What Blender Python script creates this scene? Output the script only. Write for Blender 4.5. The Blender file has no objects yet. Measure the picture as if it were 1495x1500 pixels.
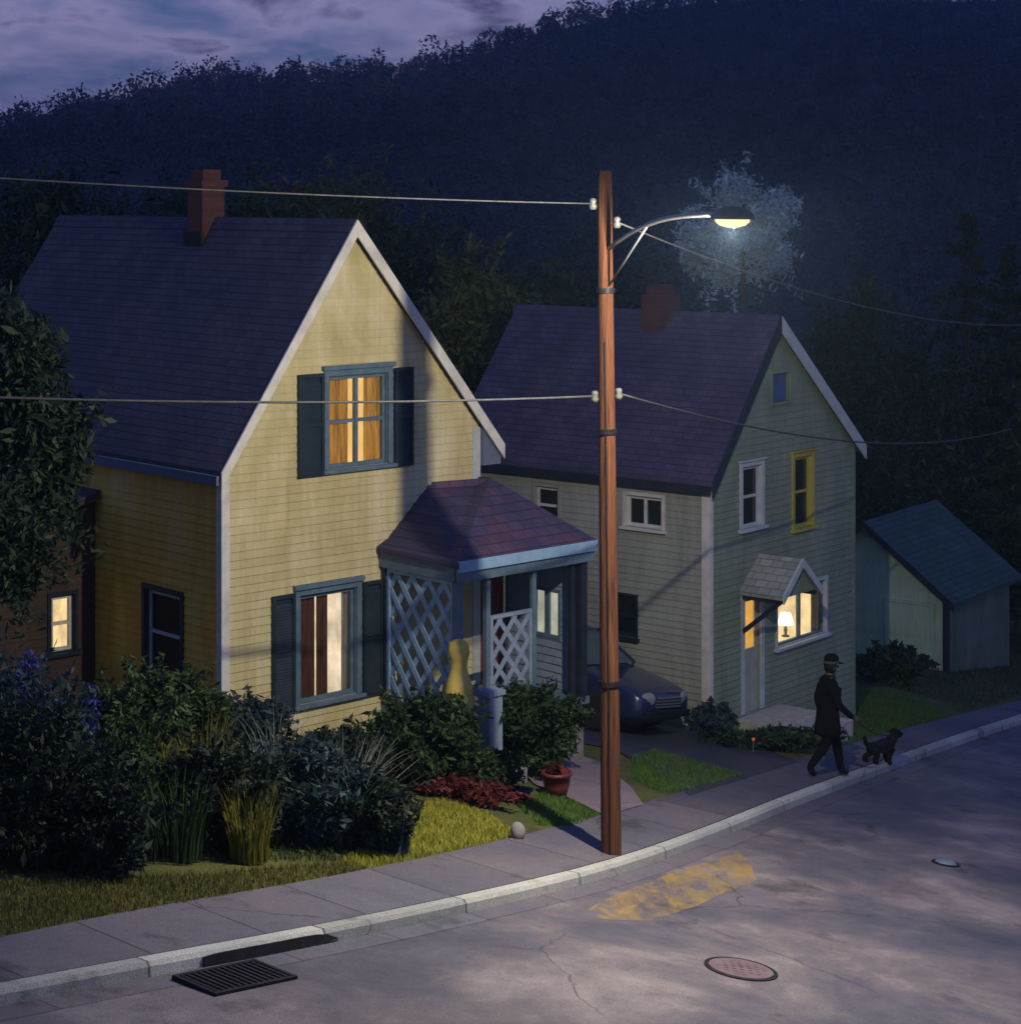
import bpy, bmesh, math, random
import numpy as np
from mathutils import Vector, Matrix, noise as mnoise
R = math.radians
rng = np.random.default_rng(11)
random.seed(5)
S = bpy.context.scene
COL = S.collection

# ------------------------------------------------------------------ camera
F, CX, HY, CZ = 3000.0, 747.5, 290.0, 7.5
cd = bpy.data.cameras.new('camera'); cam = bpy.data.objects.new('camera', cd); COL.objects.link(cam)
cam.location = (0, 0, CZ); cam.rotation_euler = (R(90), 0, 0)
cd.sensor_fit = 'HORIZONTAL'; cd.sensor_width = 36; cd.lens = 36 * F / 1495
cd.shift_y = -(750 - HY) / 1495; cd.clip_start = .5; cd.clip_end = 6000
S.camera = cam

# ground: a village street on a gentle slope that falls away to the right and to the back
PA, PB, PC = CZ - 5.486, -.1376, -.0847
def softclip(v, lo, hi, w):
    if v > hi: return hi + w * (1 - math.exp(-(v - hi) / w))
    if v < lo: return lo - w * (1 - math.exp(-(lo - v) / w))
    return v
def g(x, y):
    return PA + PB * softclip(x, -14, 15, 5) + PC * softclip(y, 2, 50, 6)
def G(px, py):                       # the spot of the yard a photo pixel shows
    k = (px - CX) / F; h = -(py - HY) / F
    Y = -5.486 / (h - PB * k - PC)
    return Vector((k * Y, Y, CZ + h * Y))
def P(px, py, Y):
    return Vector(((px - CX) / F * Y, Y, CZ - (py - HY) / F * Y))

# ------------------------------------------------------------------ materials
def hexlin(c):
    return tuple(((v / 12.92) if v <= .04045 else ((v + .055) / 1.055) ** 2.4) for v in (x / 255 for x in c))
def newmat(name):
    m = bpy.data.materials.new(name); m.use_nodes = True
    nt = m.node_tree; b = nt.nodes['Principled BSDF']
    return m, nt, b
def ramp(nt, stops):
    r = nt.nodes.new('ShaderNodeValToRGB'); e = r.color_ramp.elements
    while len(e) < len(stops): e.new(.5)
    for el, (p, c) in zip(e, stops): el.position = p; el.color = (*c, 1)
    return r
def coords(nt, scale=(1, 1, 1), which='Object'):
    t = nt.nodes.new('ShaderNodeTexCoord'); mp = nt.nodes.new('ShaderNodeMapping')
    mp.inputs['Scale'].default_value = scale
    nt.links.new(t.outputs[which], mp.inputs['Vector']); return mp.outputs['Vector']
def noise(nt, vec, scale, detail=6, rough=.6, dist=0):
    n = nt.nodes.new('ShaderNodeTexNoise'); n.inputs['Scale'].default_value = scale
    n.inputs['Detail'].default_value = detail; n.inputs['Roughness'].default_value = rough
    n.inputs['Distortion'].default_value = dist
    nt.links.new(vec, n.inputs['Vector']); return n.outputs['Fac']
def math_(nt, op, a, b=None):
    n = nt.nodes.new('ShaderNodeMath'); n.operation = op
    for i, v in enumerate((a, b)):
        if v is None: continue
        if isinstance(v, (int, float)): n.inputs[i].default_value = v
        else: nt.links.new(v, n.inputs[i])
    return n.outputs[0]
def bump(nt, b, h, dist, strength=1):
    n = nt.nodes.new('ShaderNodeBump'); n.inputs['Distance'].default_value = dist; n.inputs['Strength'].default_value = strength
    nt.links.new(h, n.inputs['Height']); nt.links.new(n.outputs[0], b.inputs['Normal'])
def mixc(nt, fac, a, b, mode='MIX'):
    n = nt.nodes.new('ShaderNodeMix'); n.data_type = 'RGBA'; n.blend_type = mode
    for sock, v in ((n.inputs[0], fac), (n.inputs[6], a), (n.inputs[7], b)):
        if isinstance(v, (int, float)): sock.default_value = v
        elif isinstance(v, tuple): sock.default_value = (*v, 1)
        else: nt.links.new(v, sock)
    return n.outputs[2]
def surf(name, stops, scale=3, rough=.8, stretch=(1, 1, 1), bscale=40, bdist=.004, metal=0, spec=.3, detail=7):
    m, nt, b = newmat(name); v = coords(nt, stretch)
    n = noise(nt, v, scale, detail); r = ramp(nt, stops); nt.links.new(n, r.inputs[0])
    nt.links.new(r.outputs[0], b.inputs['Base Color'])
    b.inputs['Roughness'].default_value = rough; b.inputs['Metallic'].default_value = metal
    b.inputs['Specular IOR Level'].default_value = spec
    bump(nt, b, noise(nt, v, bscale, 4), bdist); return m
def siding(name, c1, c2, c3, board=.115, depth=.02):
    """painted clapboards: weathered paint in three close tones, each board lapping the next"""
    m, nt, b = newmat(name); t = nt.nodes.new('ShaderNodeTexCoord'); o = t.outputs['Object']
    mp = nt.nodes.new('ShaderNodeMapping'); mp.inputs['Scale'].default_value = (1, 1, .35); nt.links.new(o, mp.inputs[0])
    n1 = noise(nt, mp.outputs[0], 1.3, 8, .65, .6); r = ramp(nt, [(.3, c1), (.5, c2), (.72, c3)]); nt.links.new(n1, r.inputs[0])
    mp2 = nt.nodes.new('ShaderNodeMapping'); mp2.inputs['Scale'].default_value = (9, 9, .8); nt.links.new(o, mp2.inputs[0])
    n2 = noise(nt, mp2.outputs[0], 1.6, 5, .6)
    r2 = ramp(nt, [(.32, (.72, .7, .66)), (.6, (1, 1, 1))]); nt.links.new(n2, r2.inputs[0])
    col = mixc(nt, .45, r.outputs[0], r2.outputs[0], 'MULTIPLY')
    sp = nt.nodes.new('ShaderNodeSeparateXYZ'); nt.links.new(o, sp.inputs[0])
    fr = math_(nt, 'FRACT', math_(nt, 'DIVIDE', sp.outputs['Z'], board))
    # per board tint
    wn = nt.nodes.new('ShaderNodeTexWhiteNoise'); wn.noise_dimensions = '1D'
    nt.links.new(math_(nt, 'FLOOR', math_(nt, 'DIVIDE', sp.outputs['Z'], board)), wn.inputs['W'])
    al_ = math_(nt, 'ADD', math_(nt, 'DIVIDE', math_(nt, 'ADD', sp.outputs['X'], sp.outputs['Y']), 2.7), math_(nt, 'MULTIPLY', wn.outputs['Value'], 7.3))
    rj = ramp(nt, [(0, (.66, .65, .62)), (.0025, (.66, .65, .62)), (.004, (1, 1, 1))]); nt.links.new(math_(nt, 'FRACT', al_), rj.inputs[0])
    wn2 = nt.nodes.new('ShaderNodeTexWhiteNoise'); wn2.noise_dimensions = '1D'; nt.links.new(math_(nt, 'FLOOR', al_), wn2.inputs['W'])
    col = mixc(nt, 1, col, rj.outputs[0], 'MULTIPLY')
    r3 = ramp(nt, [(0, (.92, .92, .92)), (1, (1, 1, 1))]); nt.links.new(wn.outputs['Value'], r3.inputs[0])
    col = mixc(nt, 1, col, r3.outputs[0], 'MULTIPLY')
    nt.links.new(col, b.inputs['Base Color']); b.inputs['Roughness'].default_value = .62
    b.inputs['Specular IOR Level'].default_value = .3
    # paint worn off here and there, down to the grey wood
    n4 = noise(nt, mp2.outputs[0], 3.5, 8, .72); r4 = ramp(nt, [(.66, (0, 0, 0)), (.72, (.75, .75, .75))]); nt.links.new(n4, r4.inputs[0])
    col = mixc(nt, r4.outputs[0], col, (.22, .20, .17)); nt.links.new(col, b.inputs['Base Color'])
    bump(nt, b, math_(nt, 'ADD', n2, math_(nt, 'MULTIPLY', noise(nt, o, 55, 3), .6)), .004); return m
def shingles(name, c1, c2, c3, along='Y'):
    m, nt, b = newmat(name); t = nt.nodes.new('ShaderNodeTexCoord'); o = t.outputs['Object']
    sp = nt.nodes.new('ShaderNodeSeparateXYZ'); nt.links.new(o, sp.inputs[0])
    cb = nt.nodes.new('ShaderNodeCombineXYZ'); nt.links.new(sp.outputs[along], cb.inputs[0])
    nt.links.new(math_(nt, 'MULTIPLY', sp.outputs['Z'], 1.22), cb.inputs[1])
    br = nt.nodes.new('ShaderNodeTexBrick'); nt.links.new(cb.outputs[0], br.inputs['Vector'])
    br.inputs['Scale'].default_value = 1; br.inputs['Brick Width'].default_value = .23; br.inputs['Row Height'].default_value = .12
    br.inputs['Mortar Size'].default_value = .008; br.inputs['Mortar Smooth'].default_value = .3
    br.inputs['Color1'].default_value = (.8, .8, .8, 1); br.inputs['Color2'].default_value = (1.1, 1.1, 1.1, 1); br.inputs['Mortar'].default_value = (.6, .6, .6, 1)
    n = noise(nt, o, .9, 8, .65, .5); r = ramp(nt, [(.3, c1), (.5, c2), (.7, c3)]); nt.links.new(n, r.inputs[0])
    nt.links.new(mixc(nt, 1, r.outputs[0], br.outputs['Color'], 'MULTIPLY'), b.inputs['Base Color'])
    fr = math_(nt, 'FRACT', math_(nt, 'DIVIDE', math_(nt, 'MULTIPLY', sp.outputs['Z'], 1.22), .12))
    h = math_(nt, 'ADD', math_(nt, 'SUBTRACT', 1, fr), math_(nt, 'MULTIPLY', br.outputs['Fac'], -.7))
    bump(nt, b, math_(nt, 'ADD', h, math_(nt, 'MULTIPLY', noise(nt, o, 60, 3), .4)), .009)
    b.inputs['Roughness'].default_value = .75; b.inputs['Specular IOR Level'].default_value = .35; return m
def brickmat(name, c1, c2, mortar):
    m, nt, b = newmat(name); t = nt.nodes.new('ShaderNodeTexCoord'); o = t.outputs['Object']
    sp = nt.nodes.new('ShaderNodeSeparateXYZ'); nt.links.new(o, sp.inputs[0])
    cb = nt.nodes.new('ShaderNodeCombineXYZ'); nt.links.new(math_(nt, 'ADD', sp.outputs['X'], sp.outputs['Y']), cb.inputs[0]); nt.links.new(sp.outputs['Z'], cb.inputs[1])
    br = nt.nodes.new('ShaderNodeTexBrick'); nt.links.new(cb.outputs[0], br.inputs['Vector']); br.inputs['Scale'].default_value = 1
    br.inputs['Brick Width'].default_value = .21; br.inputs['Row Height'].default_value = .075; br.inputs['Mortar Size'].default_value = .008
    br.inputs['Color1'].default_value = (*c1, 1); br.inputs['Color2'].default_value = (*c2, 1); br.inputs['Mortar'].default_value = (*mortar, 1)
    nt.links.new(br.outputs['Color'], b.inputs['Base Color']); b.inputs['Roughness'].default_value = .85
    bump(nt, b, math_(nt, 'MULTIPLY', br.outputs['Fac'], -1), .01); return m
def leafmat(name, stops, rough=.6, spec=.25, trans=.25, nscale=1.7, tone=False):
    m, nt, b = newmat(name); ge = nt.nodes.new('ShaderNodeNewGeometry')
    r = ramp(nt, stops); v = coords(nt); n = noise(nt, v, nscale, 4)
    f = math_(nt, 'ADD', math_(nt, 'MULTIPLY', ge.outputs['Random Per Island'], .55), math_(nt, 'MULTIPLY', n, .45))
    if tone:
        ta = nt.nodes.new('ShaderNodeAttribute'); ta.attribute_name = 'tone'
        f = math_(nt, 'ADD', math_(nt, 'ADD', math_(nt, 'MULTIPLY', ge.outputs['Random Per Island'], .12), math_(nt, 'MULTIPLY', n, .50)), math_(nt, 'MULTIPLY', ta.outputs['Fac'], .45))
    nt.links.new(f, r.inputs[0]); nt.links.new(r.outputs[0], b.inputs['Base Color'])
    b.inputs['Roughness'].default_value = rough; b.inputs['Specular IOR Level'].default_value = spec
    if trans:
        tr = nt.nodes.new('ShaderNodeBsdfTranslucent'); nt.links.new(r.outputs[0], tr.inputs[0])
        mx = nt.nodes.new('ShaderNodeMixShader'); mx.inputs[0].default_value = trans
        nt.links.new(b.outputs[0], mx.inputs[1]); nt.links.new(tr.outputs[0], mx.inputs[2])
        nt.links.new(mx.outputs[0], nt.nodes['Material Output'].inputs[0])
    return m
def glass(name, tint=(1, 1, 1)):
    m, nt, b = newmat(name); nt.nodes.remove(b)
    tr = nt.nodes.new('ShaderNodeBsdfTransparent'); tr.inputs[0].default_value = (*tint, 1)
    gl = nt.nodes.new('ShaderNodeBsdfGlossy'); gl.inputs['Roughness'].default_value = .06
    fr = nt.nodes.new('ShaderNodeFresnel'); fr.inputs[0].default_value = 1.5
    mx = nt.nodes.new('ShaderNodeMixShader'); nt.links.new(fr.outputs[0], mx.inputs[0])
    nt.links.new(tr.outputs[0], mx.inputs[1]); nt.links.new(gl.outputs[0], mx.inputs[2])
    nt.links.new(mx.outputs[0], nt.nodes['Material Output'].inputs[0]); return m
def glow(name, c, strength, var=.35, scale=2.2):
    """the lamp-lit room behind a window"""
    m, nt, b = newmat(name); nt.nodes.remove(b); e = nt.nodes.new('ShaderNodeEmission')
    n = noise(nt, coords(nt), scale, 3); r = ramp(nt, [(.3, tuple(x * (1 - var) * .8 for x in c)), (.7, c)]); nt.links.new(n, r.inputs[0])
    nt.links.new(r.outputs[0], e.inputs[0]); e.inputs[1].default_value = strength
    nt.links.new(e.outputs[0], nt.nodes['Material Output'].inputs[0]); return m
def cloth(name, c, trans=.5):
    m, nt, b = newmat(name); n = noise(nt, coords(nt, (1, 1, .1)), 18, 3)
    r = ramp(nt, [(.32, tuple(x * .38 for x in c)), (.62, c)]); nt.links.new(n, r.inputs[0]); nt.links.new(r.outputs[0], b.inputs['Base Color'])  # dark vertical streaks put the shade of the folds into the cloth
    b.inputs['Roughness'].default_value = .9
    tr = nt.nodes.new('ShaderNodeBsdfTranslucent'); nt.links.new(r.outputs[0], tr.inputs[0])
    mx = nt.nodes.new('ShaderNodeMixShader'); mx.inputs[0].default_value = trans
    nt.links.new(b.outputs[0], mx.inputs[1]); nt.links.new(tr.outputs[0], mx.inputs[2])
    nt.links.new(mx.outputs[0], nt.nodes['Material Output'].inputs[0]); return m

M = {}
M['ochre'] = siding('ochre_siding', (.46, .40, .18), (.60, .54, .28), (.74, .68, .44))
M['ochreside'] = siding('shade_warmed_ochre_siding', (.64, .34, .03), (.76, .47, .06), (.82, .58, .14))  # same ochre paint, warmed in colour against blue ambient light on this side
M['green'] = siding('green_siding', (.17, .225, .155), (.23, .30, .205), (.30, .365, .255))
M['greenside'] = siding('grey_siding', (.27, .285, .225), (.36, .38, .31), (.44, .465, .39))
M['brownside'] = siding('brown_siding', (.035, .024, .018), (.055, .036, .024), (.09, .058, .032))
M['shedwall'] = siding('shed_boards_lit', (.38, .54, .32), (.50, .68, .42), (.60, .74, .52), .16)  # gable boards, paled in colour for the light that falls there
M['shedshade'] = siding('shed_boards_shaded', (.10, .14, .10), (.14, .18, .14), (.2, .24, .2), .16)  # same boards with shade put into the colour, for the other walls
M['roof1'] = shingles('slate_shingles', (.042, .048, .078), (.064, .062, .088), (.10, .084, .095))
M['roof2'] = shingles('purple_shingles', (.050, .040, .085), (.070, .056, .108), (.105, .088, .13))
M['roofp'] = shingles('porch_shingles', (.040, .038, .085), (.062, .052, .105), (.15, .05, .075), 'X')
M['roof3'] = shingles('teal_shingles', (.03, .075, .07), (.045, .10, .09), (.07, .13, .115), 'X')
M['roofh'] = shingles('pale_shingles', (.26, .28, .24), (.34, .36, .32), (.42, .43, .38))
M['white'] = surf('aged_white_paint', [(.3, (.52, .52, .46)), (.6, (.72, .71, .64))], 4, .55)
M['greywhite'] = surf('grey_white_paint', [(.3, (.38, .43, .45)), (.6, (.52, .57, .58))], 4, .55)
M['bluetrim'] = surf('slate_blue_paint', [(.3, (.07, .13, .18)), (.65, (.13, .20, .26))], 5, .5)
M['shutter'] = surf('dark_blue_shutter', [(.3, (.009, .021, .032)), (.7, (.021, .04, .056))], 4, .5)
M['bluelat'] = surf('pale_blue_lattice', [(.3, (.20, .36, .54)), (.7, (.32, .50, .66))], 5, .55)
M['greylat'] = surf('grey_lattice', [(.3, (.18, .24, .33)), (.7, (.28, .35, .45))], 5, .55)
M['darkpost'] = surf('navy_post', [(.3, (.010, .015, .026)), (.7, (.024, .033, .052))], 4, .5)
M['yellowtrim'] = surf('yellow_trim', [(.3, (.36, .32, .05)), (.7, (.50, .46, .10))], 5, .55)
M['blueattic'] = surf('attic_blue', [(.3, (.05, .09, .22)), (.7, (.08, .14, .30))], 5, .4)
M['reddoor'] = surf('dark_red_door', [(.3, (.12, .02, .022)), (.7, (.20, .04, .04))], 6, .5)
M['paledoor'] = surf('pale_grey_door', [(.3, (.30, .33, .29)), (.7, (.42, .45, .40))], 6, .5)
M['soffit'] = surf('soffit_blue', [(.3, (.10, .14, .20)), (.7, (.15, .19, .26))], 5, .6)
M['found'] = surf('foundation_stone', [(.3, (.15, .15, .15)), (.7, (.26, .25, .24))], 3, .9)
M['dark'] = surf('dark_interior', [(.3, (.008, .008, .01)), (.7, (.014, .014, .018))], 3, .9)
M['redbrick'] = brickmat('red_brick', (.070, .020, .018), (.105, .030, .024), (.065, .045, .04))
M['darkbrick'] = brickmat('dark_red_brick', (.08, .018, .02), (.11, .024, .026), (.06, .045, .045))
M['glass'] = glass('window_glass')
M['dglass'] = surf('dark_window_glass', [(.3, (.010, .014, .014)), (.7, (.016, .022, .022))], 2, .08, spec=.6, bdist=0)
M['warm'] = glow('warm_room', (1.0, .60, .20), 1.2, .25, .8)
M['warm2'] = glow('bright_room', (1.0, .74, .36), 1.35)
M['warm3'] = glow('amber_room', (1.0, .52, .10), .9)
M['dim'] = glow('dim_room', (.85, .85, .66), .55)
M['brownroom'] = glow('pale_room', (1.0, .80, .55), 1.15)
M['goldcurtain'] = cloth('gold_curtain', (.60, .40, .14), .5)
M['browncurtain'] = cloth('brown_curtain', (.09, .04, .028), .2)
M['greycurtain'] = cloth('grey_curtain', (.30, .28, .28), .22)
M['polewood'] = surf('creosote_pole', [(.34, (.018, .008, .006)), (.40, (.065, .025, .014)), (.55, (.115, .042, .018)), (.75, (.19, .09, .04))], 4, .85, (9, 9, .35), 12, .014)
M['metal'] = surf('galvanised', [(.3, (.20, .22, .23)), (.7, (.30, .32, .33))], 6, .4, metal=.6)
M['darkmetal'] = surf('dark_iron', [(.3, (.012, .012, .014)), (.7, (.03, .03, .034))], 9, .55, metal=.5)
M['ceramic'] = surf('white_ceramic', [(.3, (.09, .095, .10)), (.7, (.15, .155, .16))], 6, .35)
M['wire'] = surf('weathered_cable', [(.3, (.045, .05, .055)), (.7, (.09, .095, .10))], 9, .6)
M['faintwire'] = surf('dull_cable', [(.3, (.07, .08, .09)), (.7, (.12, .13, .14))], 9, .5)
M['pot'] = surf('oxblood_glaze', [(.3, (.10, .018, .02)), (.7, (.17, .035, .035))], 6, .45)
M['tub'] = surf('navy_enamel', [(.3, (.012, .018, .05)), (.7, (.025, .035, .08))], 6, .2, spec=.5)
M['yellowpaint'] = surf('yellow_glaze', [(.3, (.55, .42, .07)), (.7, (.68, .54, .16))], 6, .5)
M['stone'] = surf('pale_stone', [(.3, (.34, .33, .30)), (.7, (.55, .53, .48))], 8, .8, bdist=.02, bscale=12)
M['bark'] = surf('bark', [(.3, (.025, .02, .016)), (.7, (.06, .048, .038))], 3, .9, (5, 5, .7), 20, .02)

# ------------------------------------------------------------------ mesh building
class MB:
    def __init__(s): s.v = []; s.f = []
    def add(s, vs, fs):
        o = len(s.v); s.v += [tuple(v) for v in vs]; s.f += [tuple(i + o for i in f) for f in fs]; return s
    def box(s, x0, x1, y0, y1, z0, z1):
        return s.add([(x, y, z) for z in (z0, z1) for x, y in ((x0, y0), (x1, y0), (x1, y1), (x0, y1))],
                     [(3, 2, 1, 0), (4, 5, 6, 7), (0, 1, 5, 4), (1, 2, 6, 5), (2, 3, 7, 6), (3, 0, 4, 7)])
    def quad(s, a, b, c, d): return s.add([a, b, c, d], [(0, 1, 2, 3)])
    def prism(s, poly, axis, a, b):
        """poly is 2-D, extruded from a to b along axis"""
        n = len(poly)
        def w(p, t): return (t, p[0], p[1]) if axis == 0 else ((p[0], t, p[1]) if axis == 1 else (p[0], p[1], t))
        vs = [w(p, a) for p in poly] + [w(p, b) for p in poly]
        fs = [tuple(range(n))[::-1], tuple(range(n, 2 * n))] + [(i, (i + 1) % n, n + (i + 1) % n, n + i) for i in range(n)]
        return s.add(vs, fs)
    def bar(s, a, b, w, h, up=(0, 0, 1)):
        a, b, up = Vector(a), Vector(b), Vector(up); d = (b - a).normalized(); sx = d.cross(up).normalized() * w / 2; sy = sx.cross(d).normalized() * h / 2
        vs = [p + i * sx + j * sy for p in (a, b) for i, j in ((-1, -1), (1, -1), (1, 1), (-1, 1))]
        return s.add(vs, [(0, 1, 2, 3), (7, 6, 5, 4), (0, 4, 5, 1), (1, 5, 6, 2), (2, 6, 7, 3), (3, 7, 4, 0)])
    def tube(s, pts, rad, n=10, caps=True):
        pts = [Vector(p) for p in pts]; m = len(pts)
        if isinstance(rad, (int, float)): rad = [rad] * m
        vs = []; ref = None
        for i, p in enumerate(pts):
            d = (pts[min(i + 1, m - 1)] - pts[max(i - 1, 0)]).normalized()
            if ref is None: ref = Vector((1, 0, 0)) if abs(d.x) < .8 else Vector((0, 1, 0))
            x = (ref - d * ref.dot(d)).normalized(); y = d.cross(x); ref = x
            vs += [p + (x * math.cos(2 * math.pi * k / n) + y * math.sin(2 * math.pi * k / n)) * rad[i] for k in range(n)]
        fs = [(i * n + k, i * n + (k + 1) % n, (i + 1) * n + (k + 1) % n, (i + 1) * n + k) for i in range(m - 1) for k in range(n)]
        if caps: fs += [tuple(range(n))[::-1], tuple(range((m - 1) * n, m * n))]
        return s.add(vs, fs)
    def lathe(s, prof, c=(0, 0, 0), n=20, sx=1, sy=1):
        c = Vector(c); vs = []
        for r, z in prof: vs += [c + Vector((r * sx * math.cos(2 * math.pi * k / n), r * sy * math.sin(2 * math.pi * k / n), z)) for k in range(n)]
        m = len(prof)
        fs = [(i * n + k, i * n + (k + 1) % n, (i + 1) * n + (k + 1) % n, (i + 1) * n + k) for i in range(m - 1) for k in range(n)]
        fs += [tuple(range(n))[::-1], tuple(range((m - 1) * n, m * n))]
        return s.add(vs, fs)
    def build(s, name, mat, parent=None, smooth=False, bevel=0, loc=None, fix=True):
        me = bpy.data.meshes.new(name); me.from_pydata(s.v, [], s.f)
        if fix:
            bm = bmesh.new(); bm.from_mesh(me); bmesh.ops.recalc_face_normals(bm, faces=bm.faces); bm.to_mesh(me); bm.free()
        me.materials.append(mat); me.update()
        o = bpy.data.objects.new(name, me); COL.objects.link(o)
        if parent: o.parent = parent
        if loc is not None: o.location = loc
        if smooth:
            for p in me.polygons: p.use_smooth = True
        if bevel:
            b = o.modifiers.new('edge', 'BEVEL'); b.width = bevel; b.segments = 2; b.limit_method = 'ANGLE'; b.angle_limit = R(50)
        return o
def npmesh(name, V, Fq, mat, parent=None, loc=None, n=4):
    me = bpy.data.meshes.new(name); V = np.asarray(V, np.float32); Fq = np.asarray(Fq, np.int32)
    me.vertices.add(len(V)); me.vertices.foreach_set('co', V.ravel())
    me.loops.add(Fq.size); me.loops.foreach_set('vertex_index', Fq.ravel())
    me.polygons.add(len(Fq)); me.polygons.foreach_set('loop_start', np.arange(0, Fq.size, n, dtype=np.int32))
    me.update(calc_edges=True); me.validate(); me.materials.append(mat)
    o = bpy.data.objects.new(name, me); COL.objects.link(o)
    if parent: o.parent = parent
    if loc is not None: o.location = loc
    return o
def tag(o, label=None, cat=None, group=None, kind=None):
    if label: o['label'] = label
    if cat: o['category'] = cat
    if group: o['group'] = group
    if kind: o['kind'] = kind
    return o
def empty(name, loc, rz=0, **kw):
    o = bpy.data.objects.new(name, None); COL.objects.link(o); o.location = loc; o.rotation_euler = (0, 0, rz)
    o.empty_display_size = .3; return tag(o, **kw)

# ------------------------------------------------------------------ sky and light
w = bpy.data.worlds.new('World'); S.world = w; w.use_nodes = True; nt = w.node_tree; bg = nt.nodes['Background']
SUN_EL, SUN_ROT = 1.5, 35
sky = nt.nodes.new('ShaderNodeTexSky'); sky.sky_type = 'NISHITA'; sky.sun_disc = False
sky.sun_elevation = R(SUN_EL); sky.sun_rotation = R(SUN_ROT + 180); sky.air_density = 1.2; sky.dust_density = .6; sky.ozone_density = 3
tc = nt.nodes.new('ShaderNodeTexCoord')
mp = nt.nodes.new('ShaderNodeMapping'); mp.inputs['Scale'].default_value = (13, 13, 38); mp.inputs['Location'].default_value = (2.3, .4, .5); nt.links.new(tc.outputs['Generated'], mp.inputs[0])
cn = noise(nt, mp.outputs[0], 1.0, 8, .55, .4)
r1 = ramp(nt, [(.34, (0, 0, 0)), (.56, (1, 1, 1))]); nt.links.new(cn, r1.inputs[0])
r2 = ramp(nt, [(.57, (0, 0, 0)), (.66, (1, 1, 1))]); nt.links.new(cn, r2.inputs[0])
skyc = mixc(nt, 1, sky.outputs[0], (.48, .95, 2.3), 'MULTIPLY')
skyc = mixc(nt, 1, skyc, (.16, .44, 1.6), 'ADD')
sz = nt.nodes.new('ShaderNodeSeparateXYZ'); nt.links.new(tc.outputs['Generated'], sz.inputs[0])
lowm = nt.nodes.new('ShaderNodeMapRange'); lowm.interpolation_type = 'SMOOTHSTEP'; nt.links.new(sz.outputs['Z'], lowm.inputs[0]); lowm.inputs[1].default_value = .12; lowm.inputs[2].default_value = .45; lowm.inputs[3].default_value = 1; lowm.inputs[4].default_value = .15
lit = mixc(nt, math_(nt, 'MULTIPLY', math_(nt, 'MULTIPLY', r1.outputs[0], .75), lowm.outputs[0]), skyc, (3.6, 3.1, 5.2))
allc = mixc(nt, math_(nt, 'MULTIPLY', math_(nt, 'MULTIPLY', r2.outputs[0], .85), lowm.outputs[0]), lit, (.72, .66, 1.5))
nt.links.new(allc, bg.inputs[0]); bg.inputs[1].default_value = .10
sl = bpy.data.lights.new('sun', 'SUN'); sl.energy = .05; sl.angle = R(12); sl.color = (.72, .8, 1)
so = bpy.data.objects.new('sun', sl); COL.objects.link(so); so.rotation_euler = (R(62), 0, R(SUN_ROT))

# ------------------------------------------------------------------ ground, road, pavement
def resample(poly, step):
    out = []
    for a, b in zip(poly[:-1], poly[1:]):
        n = max(1, int((b - a).length / step)); out += [a.lerp(b, i / n) for i in range(n)]
    return out + [poly[-1]]
def smooth_poly(p, it=2):
    for _ in range(it):
        q = [p[0]]
        for a, b in zip(p[:-1], p[1:]): q += [a.lerp(b, .25), a.lerp(b, .75)]
        p = q + [p[-1]]
    return p
def flat(v): return Vector((v.x, v.y, 0))
kerb_px = [(0, 1452), (250, 1405), (470, 1365), (680, 1321), (900, 1270), (1060, 1212), (1150, 1174), (1240, 1141), (1330, 1108), (1420, 1076), (1495, 1052)]
KP = [flat(G(*p)) for p in kerb_px]
KP = [KP[0] + (KP[0] - KP[1]).normalized() * 40] + [KP[0] + (KP[0] - KP[1]).normalized() * 8] + KP + [KP[-1] + (KP[-1] - KP[-2]).normalized() * d for d in (10, 60)]
KP = resample(smooth_poly(KP), .8)
inner_px = [(0, 1374), (200, 1332), (400, 1300), (600, 1262), (760, 1226), (885, 1192), (1000, 1160), (1100, 1130), (1200, 1102), (1300, 1074), (1400, 1048), (1495, 1026)]
IP = [flat(G(*p)) for p in inner_px]
IP = [IP[0] + (IP[0] - IP[1]).normalized() * 40] + [IP[0] + (IP[0] - IP[1]).normalized() * 8] + IP + [IP[-1] + (IP[-1] - IP[-2]).normalized() * d for d in (10, 60)]
IP = resample(smooth_poly(IP), .8)
def resample_n(poly, n):
    L = [0]
    for a, b in zip(poly[:-1], poly[1:]): L.append(L[-1] + (b - a).length)
    out = []
    j = 0
    for i in range(n):
        t = L[-1] * i / (n - 1)
        while j < len(L) - 2 and L[j + 1] < t: j += 1
        out.append(poly[j].lerp(poly[j + 1], (t - L[j]) / max(1e-6, L[j + 1] - L[j])))
    return out
NK = 150
K = resample_n(KP, NK); I = resample_n(IP, NK)
def normals(p):
    out = []
    for i in range(len(p)):
        d = (p[min(i + 1, len(p) - 1)] - p[max(i - 1, 0)]).normalized(); out.append(Vector((d.y, -d.x, 0)))   # to the road side
    return out
KN = normals(K)
I2 = []
for i in range(NK):
    t_ = Vector((-KN[i].y, KN[i].x, 0)); best = None
    for a, b in zip(IP[:-1], IP[1:]):
        da, db = (a - K[i]).dot(t_), (b - K[i]).dot(t_)
        if da * db <= 0 and abs(da - db) > 1e-9:
            q = a.lerp(b, da / (da - db))
            if (q - K[i]).dot(KN[i]) < 0 and (best is None or (q - K[i]).length < (best - K[i]).length): best = q
    I2.append(best if best is not None else K[i] - KN[i] * 1.6)
I = I2
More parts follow.
